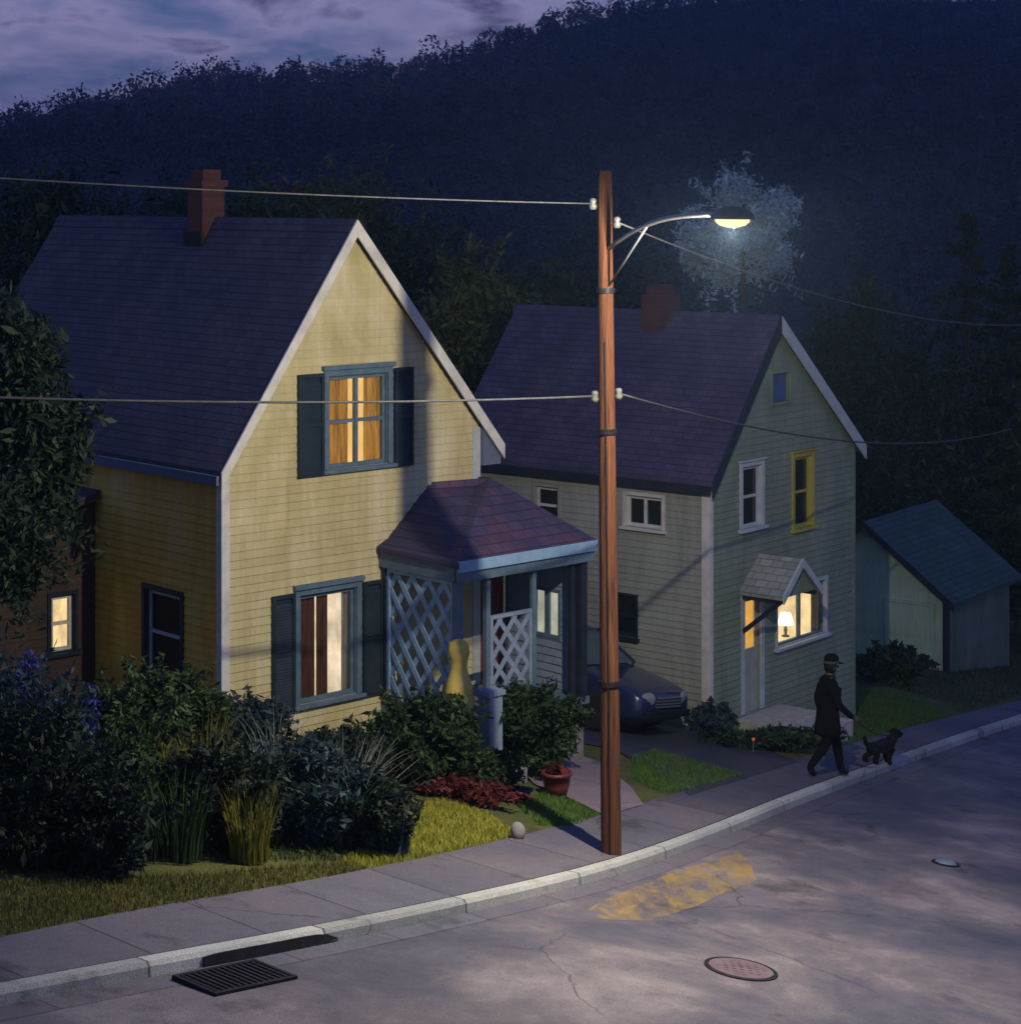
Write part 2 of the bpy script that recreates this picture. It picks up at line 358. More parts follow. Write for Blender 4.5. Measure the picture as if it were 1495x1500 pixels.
def strip(rows, name, mat, fix=False, **kw):
    """rows of points, each row a list of xyz across; builds a sheet"""
    m = MB(); n = len(rows[0])
    m.v = [tuple(p) for r in rows for p in r]
    m.f = [(i * n + k, i * n + k + 1, (i + 1) * n + k + 1, (i + 1) * n + k) for i in range(len(rows) - 1) for k in range(n - 1)]
    o = m.build(name, mat, smooth=False)
    L_ = 0; al = []
    for i, r in enumerate(rows):
        if i: L_ += (Vector(r[0]) - Vector(rows[i - 1][0])).length
        al += [L_] * n
    o.data.attributes.new('along', 'FLOAT', 'POINT').data.foreach_set('value', al)
    return tag(o, **kw)
def asphalt(name, stops, rough, bd=.01, joints=0):
    m, nt, b = newmat(name); v = coords(nt)
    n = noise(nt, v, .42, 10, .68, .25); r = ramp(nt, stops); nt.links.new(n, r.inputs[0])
    sp_ = noise(nt, v, 75, 4, .8); r2 = ramp(nt, [(.34, (.45, .45, .45)), (.5, (.95, .95, .95)), (.68, (1.6, 1.6, 1.6))]); nt.links.new(sp_, r2.inputs[0])
    st = noise(nt, v, 1.1, 6, .6); r5 = ramp(nt, [(.60, (1, 1, 1)), (.68, (.55, .55, .57))]); nt.links.new(st, r5.inputs[0])       # oil and damp stains
    vo = nt.nodes.new('ShaderNodeTexVoronoi'); vo.feature = 'DISTANCE_TO_EDGE'; vo.inputs['Scale'].default_value = .30
    wv = nt.nodes.new('ShaderNodeTexNoise'); wv.inputs['Scale'].default_value = 2.6; wv.inputs['Detail'].default_value = 6; nt.links.new(v, wv.inputs['Vector'])
    nt.links.new(mixc(nt, .4, v, wv.outputs['Color'], 'ADD'), vo.inputs['Vector'])
    rc = ramp(nt, [(.0015, (.30, .30, .30)), (.0045, (1, 1, 1))]); nt.links.new(vo.outputs['Distance'], rc.inputs[0])
    rm = ramp(nt, [(.42, (1, 1, 1)), (.55, (0, 0, 0))]); nt.links.new(noise(nt, v, .25, 3), rm.inputs[0])
    crack = mixc(nt, rm.outputs[0], rc.outputs[0], (1, 1, 1))
    c = mixc(nt, 1, mixc(nt, 1, mixc(nt, 1, r.outputs[0], r2.outputs[0], 'MULTIPLY'), crack, 'MULTIPLY'), r5.outputs[0], 'MULTIPLY')
    hgt = math_(nt, 'ADD', math_(nt, 'MULTIPLY', sp_, .9), math_(nt, 'MULTIPLY', rc.outputs[0], .25))
    if joints:
        ta = nt.nodes.new('ShaderNodeAttribute'); ta.attribute_name = 'along'
        fr = math_(nt, 'FRACT', math_(nt, 'DIVIDE', ta.outputs['Fac'], joints)); rj = ramp(nt, [(.0, (.3, .3, .3)), (.011, (.3, .3, .3)), (.015, (1, 1, 1))]); nt.links.new(fr, rj.inputs[0])
        wn = nt.nodes.new('ShaderNodeTexWhiteNoise'); wn.noise_dimensions = '1D'; nt.links.new(math_(nt, 'FLOOR', math_(nt, 'DIVIDE', ta.outputs['Fac'], joints)), wn.inputs['W'])
        rs = ramp(nt, [(0, (.72, .72, .74)), (1, (1.15, 1.13, 1.1))]); nt.links.new(wn.outputs['Value'], rs.inputs[0])
        c = mixc(nt, 1, mixc(nt, 1, c, rj.outputs[0], 'MULTIPLY'), rs.outputs[0], 'MULTIPLY'); hgt = math_(nt, 'ADD', hgt, math_(nt, 'MULTIPLY', rj.outputs[0], 1))
    nt.links.new(c, b.inputs['Base Color'])
    rr = ramp(nt, [(.3, (rough - .16,) * 3), (.7, (rough + .12,) * 3)]); nt.links.new(st, rr.inputs[0]); nt.links.new(rr.outputs[0], b.inputs['Roughness'])
    bump(nt, b, hgt, bd); return m
M['road'] = asphalt('worn_asphalt_light_patches', [(.30, (.040, .046, .078)), (.44, (.080, .080, .110)), (.54, (.135, .120, .140)), (.68, (.27, .24, .255))], .58)  # worn grey base; the palest tones stand in for broken patches of lamplight
M['drive'] = asphalt('dark_driveway', [(.3, (.03, .033, .05)), (.7, (.06, .062, .08))], .6)
M['pave'] = asphalt('old_concrete_pavement', [(.28, (.060, .070, .108)), (.5, (.115, .112, .145)), (.75, (.175, .150, .162))], .75, .006, joints=1.4)
M['kerb'] = asphalt('kerb_concrete', [(.3, (.30, .33, .33)), (.5, (.44, .47, .45)), (.7, (.58, .59, .55))], .75, .008, joints=2.2)
M['path'] = asphalt('pinkish_path', [(.3, (.17, .13, .16)), (.7, (.26, .21, .235))], .75, .006)
M['earth'] = surf('lawn_earth', [(.3, (.05, .06, .018)), (.5, (.085, .10, .026)), (.7, (.13, .13, .04))], 1.3, .95, bscale=25, bdist=.04)
M['far'] = surf('valley_ground', [(.3, (.02, .028, .018)), (.7, (.04, .05, .03))], .1, .95, bscale=2, bdist=.3)

# wide base ground
xs = np.concatenate([np.linspace(-900, -40, 14), np.linspace(-34, 34, 35), np.linspace(40, 900, 14)])
ys = np.concatenate([np.linspace(-80, -6, 6), np.linspace(0, 70, 36), np.linspace(80, 1500, 18)])
strip([[(x, y, g(x, y) - .28) for x in xs] for y in ys], 'ground', M['far'], kind='structure')
# road
rows = []
for i in range(NK):
    rows.append([Vector((*(K[i] + KN[i] * d).xy, 0)) for d in (.0, .6, 1.4, 2.6, 4, 5.5, 7, 8.5)])
for r in rows:
    for j, p in enumerate(r): p.z = g(p.x, p.y) - .125 + .05 * math.sin(math.pi * min(1, j / 7)) * (1 if j else 0)
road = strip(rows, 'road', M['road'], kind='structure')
def road_z(x, y): return g(x, y) - .12
# kerb
rows = []
for i in range(NK):
    p, n = K[i], KN[i]; z = g(p.x, p.y)
    rows.append([(p.x + n.x * a, p.y + n.y * a, z + h) for a, h in ((.01, -.2), (.005, -.03), (-.02, .012), (-.16, .012), (-.165, -.1))])
strip(rows, 'kerb', M['kerb'], kind='structure')
# gutter strip of concrete
rows = []
for i in range(NK):
    r = []
    for a in (0.012, .3):
        q = K[i] + KN[i] * a; r.append((q.x, q.y, g(q.x, q.y) - (.118 if a < .1 else .111)))
    rows.append(r)
strip(rows, 'gutter', M['pave'], kind='structure')
# pavement
rows = []
for i in range(NK):
    a = K[i] - KN[i] * .168; b = I[i]
    rows.append([(*a.lerp(b, t).xy, g(*a.lerp(b, t).xy) + .004) for t in (0, .5, 1)] + [(b.x, b.y, g(b.x, b.y) - .1)])
strip(rows, 'pavement', M['pave'], kind='structure')
# yard (lawn soil)
rows = []
for i in range(NK):
    b = I[i]; nrm = -normals(I)[i]; r = []
    for d in (0, 1, 2, 3.5, 5, 7, 9, 12, 15, 18, 22, 26, 30):
        q = b + Vector((-.72, .69, 0)) * d
        r.append((q.x, q.y, g(q.x, q.y) - (.012 if d < 29 else .3) + (.03 * mnoise.noise((q.x, q.y, 0)) if 0 < d < 29 else 0) * .3))
    rows.append(r)
strip(rows, 'yard', M['earth'], kind='structure')
def sheet(px, name, mat, dz=.02, sub=3, **kw):
    pts = [G(*p) for p in px]
    me = bpy.data.meshes.new(name); bm = bmesh.new(); f = bm.faces.new([bm.verts.new((p.x, p.y, 0)) for p in pts])
    bmesh.ops.triangulate(bm, faces=[f])
    for _ in range(sub): bmesh.ops.subdivide_edges(bm, edges=bm.edges[:], cuts=1, use_grid_fill=True)
    for v in bm.verts: v.co.z = g(v.co.x, v.co.y) + dz
    bmesh.ops.recalc_face_normals(bm, faces=bm.faces)
    if sum(f.normal.z for f in bm.faces) < 0: bmesh.ops.reverse_faces(bm, faces=bm.faces)
    bm.to_mesh(me); bm.free(); me.materials.append(mat); o = bpy.data.objects.new(name, me); COL.objects.link(o); return tag(o, **kw)
drive = sheet([(1010, 1166), (1170, 1116), (1080, 1085), (1010, 1070), (860, 1048), (790, 1046), (800, 1080), (900, 1098)], 'driveway', M['drive'], .010, kind='structure')
path = sheet([(783, 1150), (835, 1171), (886, 1196), (942, 1180), (925, 1155), (880, 1118), (830, 1102), (780, 1102), (745, 1114)], 'front_path', M['path'], .014, kind='structure')
sheet([(1090, 1068), (1150, 1052), (1225, 1080), (1190, 1090), (1150, 1088)], 'house_path', M['stone'], .016, kind='structure')

# ------------------------------------------------------------------ houses
class House:
    def __init__(s, name, px, py, vpx, **kw):
        c = G(px, py); s.o = Vector((c.x, c.y)); s.z0 = c.z
        t = (vpx - CX) / F; L = math.hypot(t, 1); s.u = Vector((t / L, 1 / L)); s.v = Vector((-s.u.y, s.u.x))
        s.th = math.atan2(s.u.y, s.u.x); s.root = empty(name, (c.x, c.y, c.z), s.th, **kw)
    def _solve(s, B, d, px, py):
        k = (px - CX) / F; t = (k * B.y - B.x) / (d.x - k * d.y); Y = B.y + d.y * t
        return t, CZ - (py - HY) / F * Y - s.z0
    def front(s, px, py, yl=0): return s._solve(s.o + s.v * yl, s.u, px, py)      # -> local x, z
    def side(s, px, py, xl=0): return s._solve(s.o + s.u * xl, s.v, px, py)       # -> local y, z
    def world(s, x, y, z): q = s.o + s.u * x + s.v * y; return Vector((q.x, q.y, s.z0 + z))

class Frame:
    """maps (a, b, c) = along wall, up, outward to house-local coordinates"""
    def __init__(s, face, off=0): s.face = face; s.off = off
    def __call__(s, a, z, out):
        if s.face == 'front': return (a, s.off - out, z)
        if s.face == 'side': return (s.off - out, a, z)
        if s.face == 'right': return (s.off + out, a, z)
        if s.face == 'back': return (a, s.off + out, z)
def fbox(mb, fr, a0, a1, z0, z1, o0, o1):
    vs = [fr(a, z, o) for o in (o0, o1) for a, z in ((a0, z0), (a1, z0), (a1, z1), (a0, z1))]
    return mb.add(vs, [(3, 2, 1, 0), (4, 5, 6, 7), (0, 1, 5, 4), (1, 2, 6, 5), (2, 3, 7, 6), (3, 0, 4, 7)])
BOARD = .115
def clap(mb, fr, poly, h=BOARD, lap=.017):
    """lapped boards over a polygon given as (along, up) points"""
    z0 = min(p[1] for p in poly); z1 = max(p[1] for p in poly)
    def cut(pl, zc, up):
        out = []
        for i in range(len(pl)):
            a, b = pl[i], pl[(i + 1) % len(pl)]; ia = (a[1] >= zc) == up or a[1] == zc; ib = (b[1] >= zc) == up or b[1] == zc
            if ia: out.append(a)
            if ia != ib:
                t = (zc - a[1]) / (b[1] - a[1]); out.append((a[0] + (b[0] - a[0]) * t, zc))
        return out
    k = math.floor(z0 / h)
    while k * h < z1 - 1e-6:
        za, zb = k * h, (k + 1) * h; pl = cut(cut(poly, za, True), zb, False); k += 1
        if len(pl) < 3: continue
        o = lambda z: lap * (1 - (z - za) / h) + .001
        mb.add([fr(a, z, o(z)) for a, z in pl], [tuple(range(len(pl)))])
        bot = [p for p in pl if abs(p[1] - za) < 1e-6]
        if len(bot) >= 2:
            l, r = min(bot), max(bot); mb.quad(fr(l[0], za, o(za)), fr(r[0], za, o(za)), fr(r[0], za, .001), fr(l[0], za, .001))
def wall_holes(mb, fr, length, top, holes, zb, extra=(), boards=True):
    """a wall from zb up to top(a), with rectangular holes that have real reveals"""
    xs = sorted(set([0, length, *extra] + [h[0] for h in holes] + [h[1] for h in holes]))
    def face(pl):
        if abs(pl[0][1] - pl[3][1]) < 1e-5 and abs(pl[1][1] - pl[2][1]) < 1e-5: return
        if boards: clap(mb, fr, pl)
        else: mb.quad(*[fr(a, z, 0) for a, z in pl])
    for a, b in zip(xs[:-1], xs[1:]):
        mid = (a + b) / 2; hs = sorted([h for h in holes if h[0] <= mid <= h[1]], key=lambda h: h[2]); z = zb
        for h in hs:
            face([(a, z), (b, z), (b, h[2]), (a, h[2])]); z = h[3]
        face([(a, z), (b, z), (b, top(b)), (a, top(a))])
    for a0, a1, z0, z1 in [h[:4] for h in holes]:
        for (p, q) in (((a0, z0), (a1, z0)), ((a1, z0), (a1, z1)), ((a1, z1), (a0, z1)), ((a0, z1), (a0, z0))):
            mb.quad(fr(*p, .001), fr(*q, .001), fr(*q, -.16), fr(*p, -.16))
def window(h, fr, a0, a1, z0, z1, trim, sash='white', room=None, bars=(1, 1), curtains=(), case=.075, shutters=None, label=None, head=0, barmat=None):
    """frame (the part) with sash, pane, sill, curtains, room and shutters as sub-parts. The hole is a0..a1, z0..z1."""
    m = MB(); c = case
    fbox(m, fr, a0 - c, a0, z0 - .002, z1 + c, -.02, .035); fbox(m, fr, a1, a1 + c, z0 - .002, z1 + c, -.02, .035)
    fbox(m, fr, a0, a1, z1, z1 + c, -.02, .034)
    if head: fbox(m, fr, a0 - c - .03, a1 + c + .03, z1 + c + .001, z1 + c + head, -.01, .075)
    jl = .014
    fbox(m, fr, a0 + .001, a0 + jl, z0 + .001, z1 - .001, -.158, .0); fbox(m, fr, a1 - jl, a1 - .001, z0 + .001, z1 - .001, -.158, .0)
    fbox(m, fr, a0 + jl, a1 - jl, z0 + .001, z0 + jl, -.157, .0); fbox(m, fr, a0 + jl, a1 - jl, z1 - jl, z1 - .001, -.157, .0)
    f = m.build('window', trim, h.root, bevel=.003)
    if label: f['label'] = label
    s = MB(); fbox(s, fr, a0 - c - .04, a1 + c + .04, z0 - .055, z0 - .003, -.02, .09); s.build('sill', trim, f, bevel=.004)
    s = MB(); nx, nz = bars; t = .045; a0 += jl; a1 -= jl; z0 += jl; z1 -= jl
    fbox(s, fr, a0, a0 + t, z0, z1, -.09, -.04); fbox(s, fr, a1 - t, a1, z0, z1, -.09, -.04)
    fbox(s, fr, a0 + t, a1 - t, z0, z0 + t, -.09, -.041); fbox(s, fr, a0 + t, a1 - t, z1 - t, z1, -.09, -.041)
    for i in range(1, nx):
        x = a0 + (a1 - a0) * i / nx; fbox(s, fr, x - .026, x + .026, z0 + t, z1 - t, -.092, -.03)
    for j in range(1, nz):
        z = z0 + (z1 - z0) * j / nz; fbox(s, fr, a0 + t, a1 - t, z - .024, z + .024, -.088, -.044)
    s.build('sash', barmat or sash if not isinstance(sash, str) else M[sash], f)
    p = MB(); p.quad(fr(a0, z0, -.065), fr(a1, z0, -.065), fr(a1, z1, -.065), fr(a0, z1, -.065))
    p.build('pane', M['glass'] if room else M['dglass'], f)
    if room:
        r = MB(); e = .0
        r.quad(fr(a0 - .1, z0 - .1, -.6), fr(a1 + .1, z0 - .1, -.6), fr(a1 + .1, z1 + .1, -.6), fr(a0 - .1, z1 + .1, -.6))
        for (p0, q0) in (((a0, z0), (a1, z0)), ((a1, z0), (a1, z1)), ((a1, z1), (a0, z1)), ((a0, z1), (a0, z0))):
            ex = lambda p: (p[0] + (-.1 if p[0] == a0 else .1), p[1] + (-.1 if p[1] == z0 else .1))
            r.quad(fr(*p0, -.161), fr(*q0, -.161), fr(*ex(q0), -.6), fr(*ex(p0), -.6))
        r.build('lit_room', room, f)
    for (c0, c1, mat) in curtains:
        cm = MB(); n = max(8, int((c1 - c0) * 34)); top = z1; rowsv = []
        for i in range(n + 1):
            a = c0 + (c1 - c0) * i / n; d = -.118 + .016 * math.sin(i * 1.45) + .006 * math.sin(i * 3.7)
            rowsv.append((fr(a, z0 + .01, d), fr(a, z1 - .005, d)))
        vs = [p for r_ in rowsv for p in r_]
        cm.add(vs, [(2 * i, 2 * i + 2, 2 * i + 3, 2 * i + 1) for i in range(n)]); cm.build('curtain', M[mat], f, smooth=True)
    for (s0, s1) in shutters or ():
        fo = fr; fr = (lambda a, z, o, q_=fo: q_(a, z, o + .02)); sm = MB(); zt = z1 + c * .8; zb = z0 - .08; st = .05
        fbox(sm, fr, s0, s0 + st, zb, zt, .004, .045); fbox(sm, fr, s1 - st, s1, zb, zt, .004, .045)
        for zc in (zb + st / 2, (zb + zt) / 2, zt - st / 2): fbox(sm, fr, s0 + st, s1 - st, zc - st / 2, zc + st / 2, .004, .043)
        z = zb + .09
        while z < zt - .09:
            vs = [fr(s0 + st, z, .014), fr(s1 - st, z, .014), fr(s1 - st, z - .045, .036), fr(s0 + st, z - .045, .036)]
            sm.quad(*vs); z += .04
        sm.add([fr(s0, zb, .006), fr(s1, zb, .006), fr(s1, zt, .006), fr(s0, zt, .006)], [(0, 1, 2, 3)])
        sm.build('shutter', M['shutter'], f, fix=False); fr = fo
    return f
def gable_roof(h, W, D, He, Hr, oh, of, ob, mat, th=.13, HeR=None, ohR=None, xa=None):
    HeR = He if HeR is None else HeR; ohR = oh if ohR is None else ohR; xa = xa or W / 2
    kl, kr = (Hr - He) / xa, (Hr - HeR) / (W - xa); e = .022
    under = [(-oh, He - kl * oh + e), (xa, Hr + e), (W + ohR, HeR - kr * ohR + e)]
    top = [(x, zz + th) for x, zz in under][::-1]
    m = MB()
    m.prism([under[0], under[1], top[1], top[2]], 1, -of, D + ob); m.prism([under[1], under[2], top[0], top[1]], 1, -of, D + ob)
    return m.build('roof', mat, h.root)
def bargeboards(h, W, He, Hr, oh, of, mat, width=.2, th=.15, mats=None, HeR=None, ohR=None, xa=None):
    HeR = He if HeR is None else HeR; ohR = oh if ohR is None else ohR; xa = xa or W / 2
    for sd in (0, 1):
        o_ = (oh, ohR)[sd]; k = (Hr - (He, HeR)[sd]) / (xa, W - xa)[sd]; x0 = -o_ if sd == 0 else W + o_; zt = (He, HeR)[sd] - k * o_ + th
        m = MB(); m.prism([(x0, zt + .02), (xa, Hr + th + .02), (xa, Hr + th - width * 1.1), (x0, zt - width)], 1, -of - .035, -of - .002)
        m.build('bargeboard', (mats or [mat, mat])[sd], h.root, bevel=.004)

# ---- house 1: ochre
H1 = House('ochre_house', 325, 1090, 4000, label='ochre yellow clapboard gable house with dark blue shutters and a porch', cat='house')
W1 = H1.front(700, 700)[0]; D1 = 7.7
He1 = H1.front(325, 688)[1] - .02; XA1, Hr1 = H1.front(524, 321, -.16); Hr1 -= .17
fF = Frame('front'); fS = Frame('side')
def rect(fn, x0, y0, x1, y1, **kw):
    xm, ym = (x0 + x1) / 2, (y0 + y1) / 2
    a0 = fn(x0, ym)[0]; a1 = fn(x1, ym)[0]; z1 = fn(xm, y0)[1]; z0 = fn(xm, y1)[1]
    return (min(a0, a1), max(a0, a1), z0, z1)
up = rect(H1.front, 480, 548, 567, 683); lo = rect(H1.front, 438, 866, 521, 1024)
sw = rect(H1.side, 214, 868, 266, 992)
k1 = (Hr1 - He1) / XA1
He1R = H1.front(697, 612)[1] - .1; k1R = (Hr1 - He1R) / (W1 - XA1); OR1 = H1.front(738, 640, -.16)[0] - W1
wm = MB()
wall_holes(wm, fF, W1, lambda a: min(He1 + k1 * a, He1R + k1R * (W1 - a)), [up, lo], -.9, (XA1,))
sd_ = MB(); wall_holes(sd_, fS, D1, lambda a: He1, [sw], -.9); sd_.build('wall', M['ochreside'], H1.root, fix=False)
wm.quad((W1, 0, -.9), (W1, D1, -.9), (W1, D1, He1R), (W1, 0, He1R))
wm.add([(0, D1, -.9), (W1, D1, -.9), (W1, D1, He1R), (XA1, D1, Hr1), (0, D1, He1)], [(0, 1, 2, 3, 4)])
wm.build('wall', M['ochre'], H1.root, fix=False)
rf1 = gable_roof(H1, W1, D1, He1, Hr1, .10, .13, .2, M['roof1'], HeR=He1R, ohR=OR1, xa=XA1)
bargeboards(H1, W1, He1, Hr1, .115, .13, M['white'], HeR=He1R, ohR=OR1 + .02, xa=XA1)
m = MB(); k = k1
m.prism([(W1 + .03, He1R - .03 * k1R - .01), (W1 + OR1, He1R - OR1 * k1R - .01), (W1 + OR1, He1R - OR1 * k1R - .15), (W1 + .03, He1R - OR1 * k1R - .15)], 1, -.09, D1)
m.build('eave', M['soffit'], H1.root)
m = MB(); m.box(-.155, -.105, -.1, D1 + .15, He1 - .10 * k1 - .03, He1 - .10 * k1 + .10); m.build('gutter', M['soffit'], H1.root, bevel=.006)
m = MB(); m.box(-.025, .11, -.03, -.002, -.9, He1 - .02); m.box(-.026, -.003, -.002, .1, -.9, He1 - .02); m.build('corner_board', M['white'], H1.root, bevel=.004)
m = MB(); m.box(W1 - .12, W1 + .025, -.03, -.002, -.9, He1R - .03); m.build('corner_board', M['greywhite'], H1.root, bevel=.004)
# chimney on the ridge
yc, zc = H1._solve(H1.o + H1.u * XA1, H1.v, 305, 252)
m = MB(); cx_ = XA1 - .04; m.box(cx_ - .2, cx_ + .2, yc - .2, yc + .2, Hr1 - .45, zc - .22); m.box(cx_ - .24, cx_ + .24, yc - .24, yc + .24, zc - .219, zc - .12); m.box(cx_ - .16, cx_ + .16, yc - .16, yc + .16, zc - .119, zc + .04)
m.build('chimney', M['redbrick'], rf1)
def ridge_cap(h, rf, xa, zr, y0, y1, k, mat):
    m = MB(); n = int((y1 - y0) / .25)
    for i in range(n):
        a, b = y0 + (y1 - y0) * i / n, y0 + (y1 - y0) * (i + 1) / n + .03; zz = zr + .156 + .006 * (i % 2)
        m.prism([(xa - .12, zz - .12 * k), (xa, zz), (xa + .12, zz - .12 * k), (xa + .12, zz - .12 * k + .018), (xa, zz + .02), (xa - .12, zz - .12 * k + .018)], 1, a, b)
    m.build('ridge_cap', mat, rf)
ridge_cap(H1, rf1, XA1, Hr1, -.12, D1 + .19, k1, M['roof1'])
m = MB(); zf = Hr1 + .152 - .2 * k1; m.box(XA1 - .29, XA1 - .241, yc - .24, yc + .24, zf - .16, zf + .10); m.build('flashing', M['darkmetal'], rf1)
# windows
uw = up[1] - up[0]
f = window(H1, fF, *up, M['bluetrim'], M['bluetrim'], M['warm'], (2, 2), [(up[0] + .0, up[0] + uw * .40, 'goldcurtain'), (up[0] + uw * .68, up[1] + .12, 'goldcurtain')],
           .085, [(H1.front(434, 620)[0], up[0] - .1), (up[1] + .1, H1.front(602, 620)[0])], 'lit upstairs window with blue frame and gold curtains', .06)
lw = lo[1] - lo[0]
f = window(H1, fF, *lo, M['bluetrim'], M['bluetrim'], M['brownroom'], (1, 1), [(lo[0] + .01, lo[0] + lw * .36, 'browncurtain'), (lo[0] + lw * .385, lo[0] + lw * .60, 'browncurtain'), (lo[0] + lw * .83, lo[1] + .12, 'greycurtain')],
           .085, [(H1.front(396, 945)[0], lo[0] - .1), (lo[1] + .1, H1.front(558, 940)[0])], 'lit ground floor window with brown curtains partly drawn', .06)
window(H1, fS, *sw, M['darkpost'], 'greywhite', None, (1, 2), label='dark sash window on the shaded side')
# brown side wing with a lit window
y0 = H1.side(140, 850)[0]
fWg = Frame('front', y0)
WG = 1.75
lw_ = rect(lambda a, b: H1.front(a, b, y0), 74, 872, 108, 955)
wing_top = lambda a: 2.55 + .5 * (a + WG) / WG
wm = MB()
def fWs(a, z, o): return (a - WG, y0 - o, z)
wall_holes(wm, fWs, WG, lambda a: 2.45 + .45 * a / WG, [(lw_[0] + WG, lw_[1] + WG, lw_[2], lw_[3])], -.7)
wm.quad((-WG, y0, -.7), (-WG, y0 + 3, -.7), (-WG, y0 + 3, 2.45), (-WG, y0, 2.45))
wm.build('side_wing', M['brownside'], H1.root, fix=False)
m = MB(); m.prism([(-WG - .2, 2.41), (-.03, 2.97), (-.03, 3.07), (-WG - .2, 2.51)], 1, y0 - .18, y0 + 3.1); m.build('wing_roof', M['roof1'], H1.root)
window(H1, fWg, *lw_, M['darkpost'], 'white', M['warm2'], (1, 2), [(lw_[0] + .02, lw_[0] + .12, 'goldcurtain')], .06, label='small lit window of the brown side wing')

# porch
XL = H1.front(560, 800)[0]; XR = 5.16; Q = 1.62; FL = .08
ze = H1.front(670, 830, -Q - .1)[1] + .06; zt = H1.front(655, 703)[1] + .0
xa, xb = H1.front(622, 705)[0], W1 - .03
m = MB()
e = [(XL - .12, .03, ze), (XL - .12, -Q - .16, ze), (XR + .14, -Q - .16, ze), (XR + .14, .9, ze)]
r0, r1, r2 = (xa, .03, zt), (xb, -.30, zt + .01), (xb + .02, .9, zt - .05)
dn = lambda p: (p[0], p[1], p[2] - .09)
tops = [e[0], e[1], e[2], e[3], r0, r1, r2]
vs = tops + [dn(p) for p in tops]
fs = [(0, 1, 5, 4), (1, 2, 5), (2, 3, 6, 5)]
m.add(vs, fs + [tuple(i + 7 for i in f)[::-1] for f in fs] + [(0, 7, 8, 1), (1, 8, 9, 2), (2, 9, 10, 3), (3, 10, 13, 6), (4, 5, 12, 11), (5, 6, 13, 12), (0, 4, 11, 7)])
m.build('porch_roof', M['roofp'], H1.root, fix=False)
m = MB(); zb = ze - .09
m.box(XL - .08, XL + .02, -Q - .07, -.02, zb - .2, zb - .002); m.box(XL - .08, XR + .1, -Q - .12, -Q - .02, zb - .2, zb - .003); m.box(XR + .0, XR + .1, -Q - .019, .8, zb - .2, zb - .002)
m.build('porch_beam', M['bluetrim'], H1.root, bevel=.006)
m = MB(); m.box(XL - .11, XR + .13, -Q - .165, -Q - .125, zb - .05, ze + .01); m.build('gutter', M['bluelat'], H1.root, bevel=.005)
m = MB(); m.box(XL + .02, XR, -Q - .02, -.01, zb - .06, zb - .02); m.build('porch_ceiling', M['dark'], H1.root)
m = MB(); m.box(XL - .04, XR + .06, -Q - .06, -.01, FL - .1, FL); m.build('porch_floor', M['bluetrim'], H1.root)
m = MB(); m.box(XL, XR, -Q, -.01, -1.2, FL - .101); m.build('porch_skirt', M['found'], H1.root)
for (x, y, mt, ww) in ((XL, -.07, 'darkpost', .09), (XL, -Q, 'bluetrim', .11), (XR - .04, -Q, 'darkpost', .12), (XR - .24, -Q, 'darkpost', .08), (XR, -.05, 'bluetrim', .1), (3.28, -Q, 'bluetrim', .08), (4.16, -Q, 'bluetrim', .07)):
    m = MB(); m.box(x - ww / 2, x + ww / 2, y - ww / 2, y + ww / 2, FL, zb - .201); m.build('porch_post', M[mt], H1.root, bevel=.006)
def lattice(fr, a0, a1, z0, z1, mat, sp=.24, wd=.05):
    m = MB(); fw = .05
    fbox(m, fr, a0, a0 + fw, z0, z1, -.025, .025); fbox(m, fr, a1 - fw, a1, z0, z1, -.025, .025)
    fbox(m, fr, a0 + fw, a1 - fw, z0, z0 + fw, -.024, .024); fbox(m, fr, a0 + fw, a1 - fw, z1 - fw, z1, -.024, .024)
    A0, A1, Z0, Z1 = a0 + fw, a1 - fw, z0 + fw, z1 - fw
    for sgn, o in ((1, .008), (-1, -.008)):
        c = -3
        while c < 6:
            # line z = Z0 + 1.25*sgn*(a - A0) + c, clipped to the panel
            sl = 1.25 * sgn; pts = []
            for a in (A0, A1):
                z = Z0 + sl * (a - A0) + c
                if Z0 <= z <= Z1: pts.append((a, z))
            for z in (Z0, Z1):
                a = A0 + (z - Z0 - c) / sl
                if A0 < a < A1: pts.append((a, z))
            if len(pts) >= 2:
                p, q = pts[0], max(pts[1:], key=lambda t: abs(t[0] - pts[0][0]))
                if abs(p[0] - q[0]) > .04: m.bar(fr(*p, o), fr(*q, o), .011, wd, up=Vector(fr(0, 0, 1)) - Vector(fr(0, 0, 0))) if False else m.bar(fr(*p, o), fr(*q, o), wd, .011, up=Vector(fr(0, 0, 1)) - Vector(fr(0, 0, 0)))
            c += sp
    return m
lattice(Frame('side', XL), -Q + .06, -.13, FL + .02, zb - .21, M['bluelat'], .42, .085).build('lattice_panel', M['bluelat'], H1.root)
lattice(Frame('front', -Q), 3.33, 4.12, FL + .02, zb - .75, M['greylat'], .34, .07).build('lattice_panel', M['greylat'], H1.root)
# backing boards behind the side lattice (porch store)
# vestibule behind the porch with the dark red door
m = MB(); m.box(W1 + .01, XR - .06, .03, .9, -1.0, zb - .03); m.build('vestibule', M['ochre'], H1.root)
m = MB(); m.box(W1 + .03, XR - .1, -.02, .028, FL + .01, FL + 1.86); d = m.build('door', M['reddoor'], H1.root, bevel=.006)
m = MB()
for z0_, z1_ in ((.2, .8), (.95, 1.7)): m.box(W1 + .11, XR - .18, -.03, -.021, FL + z0_, FL + z1_)
m.build('door_panel', M['reddoor'], d, bevel=.006)
m = MB(); m.lathe([(.001, 0), (.028, .005), (.034, .03), (.02, .05), (.001, .055)], (0, 0, 0), 12); kn = m.build('handle', M['metal'], d, smooth=True, loc=(XR - .16, -.035, FL + .95)); kn.rotation_euler = (R(90), 0, 0)
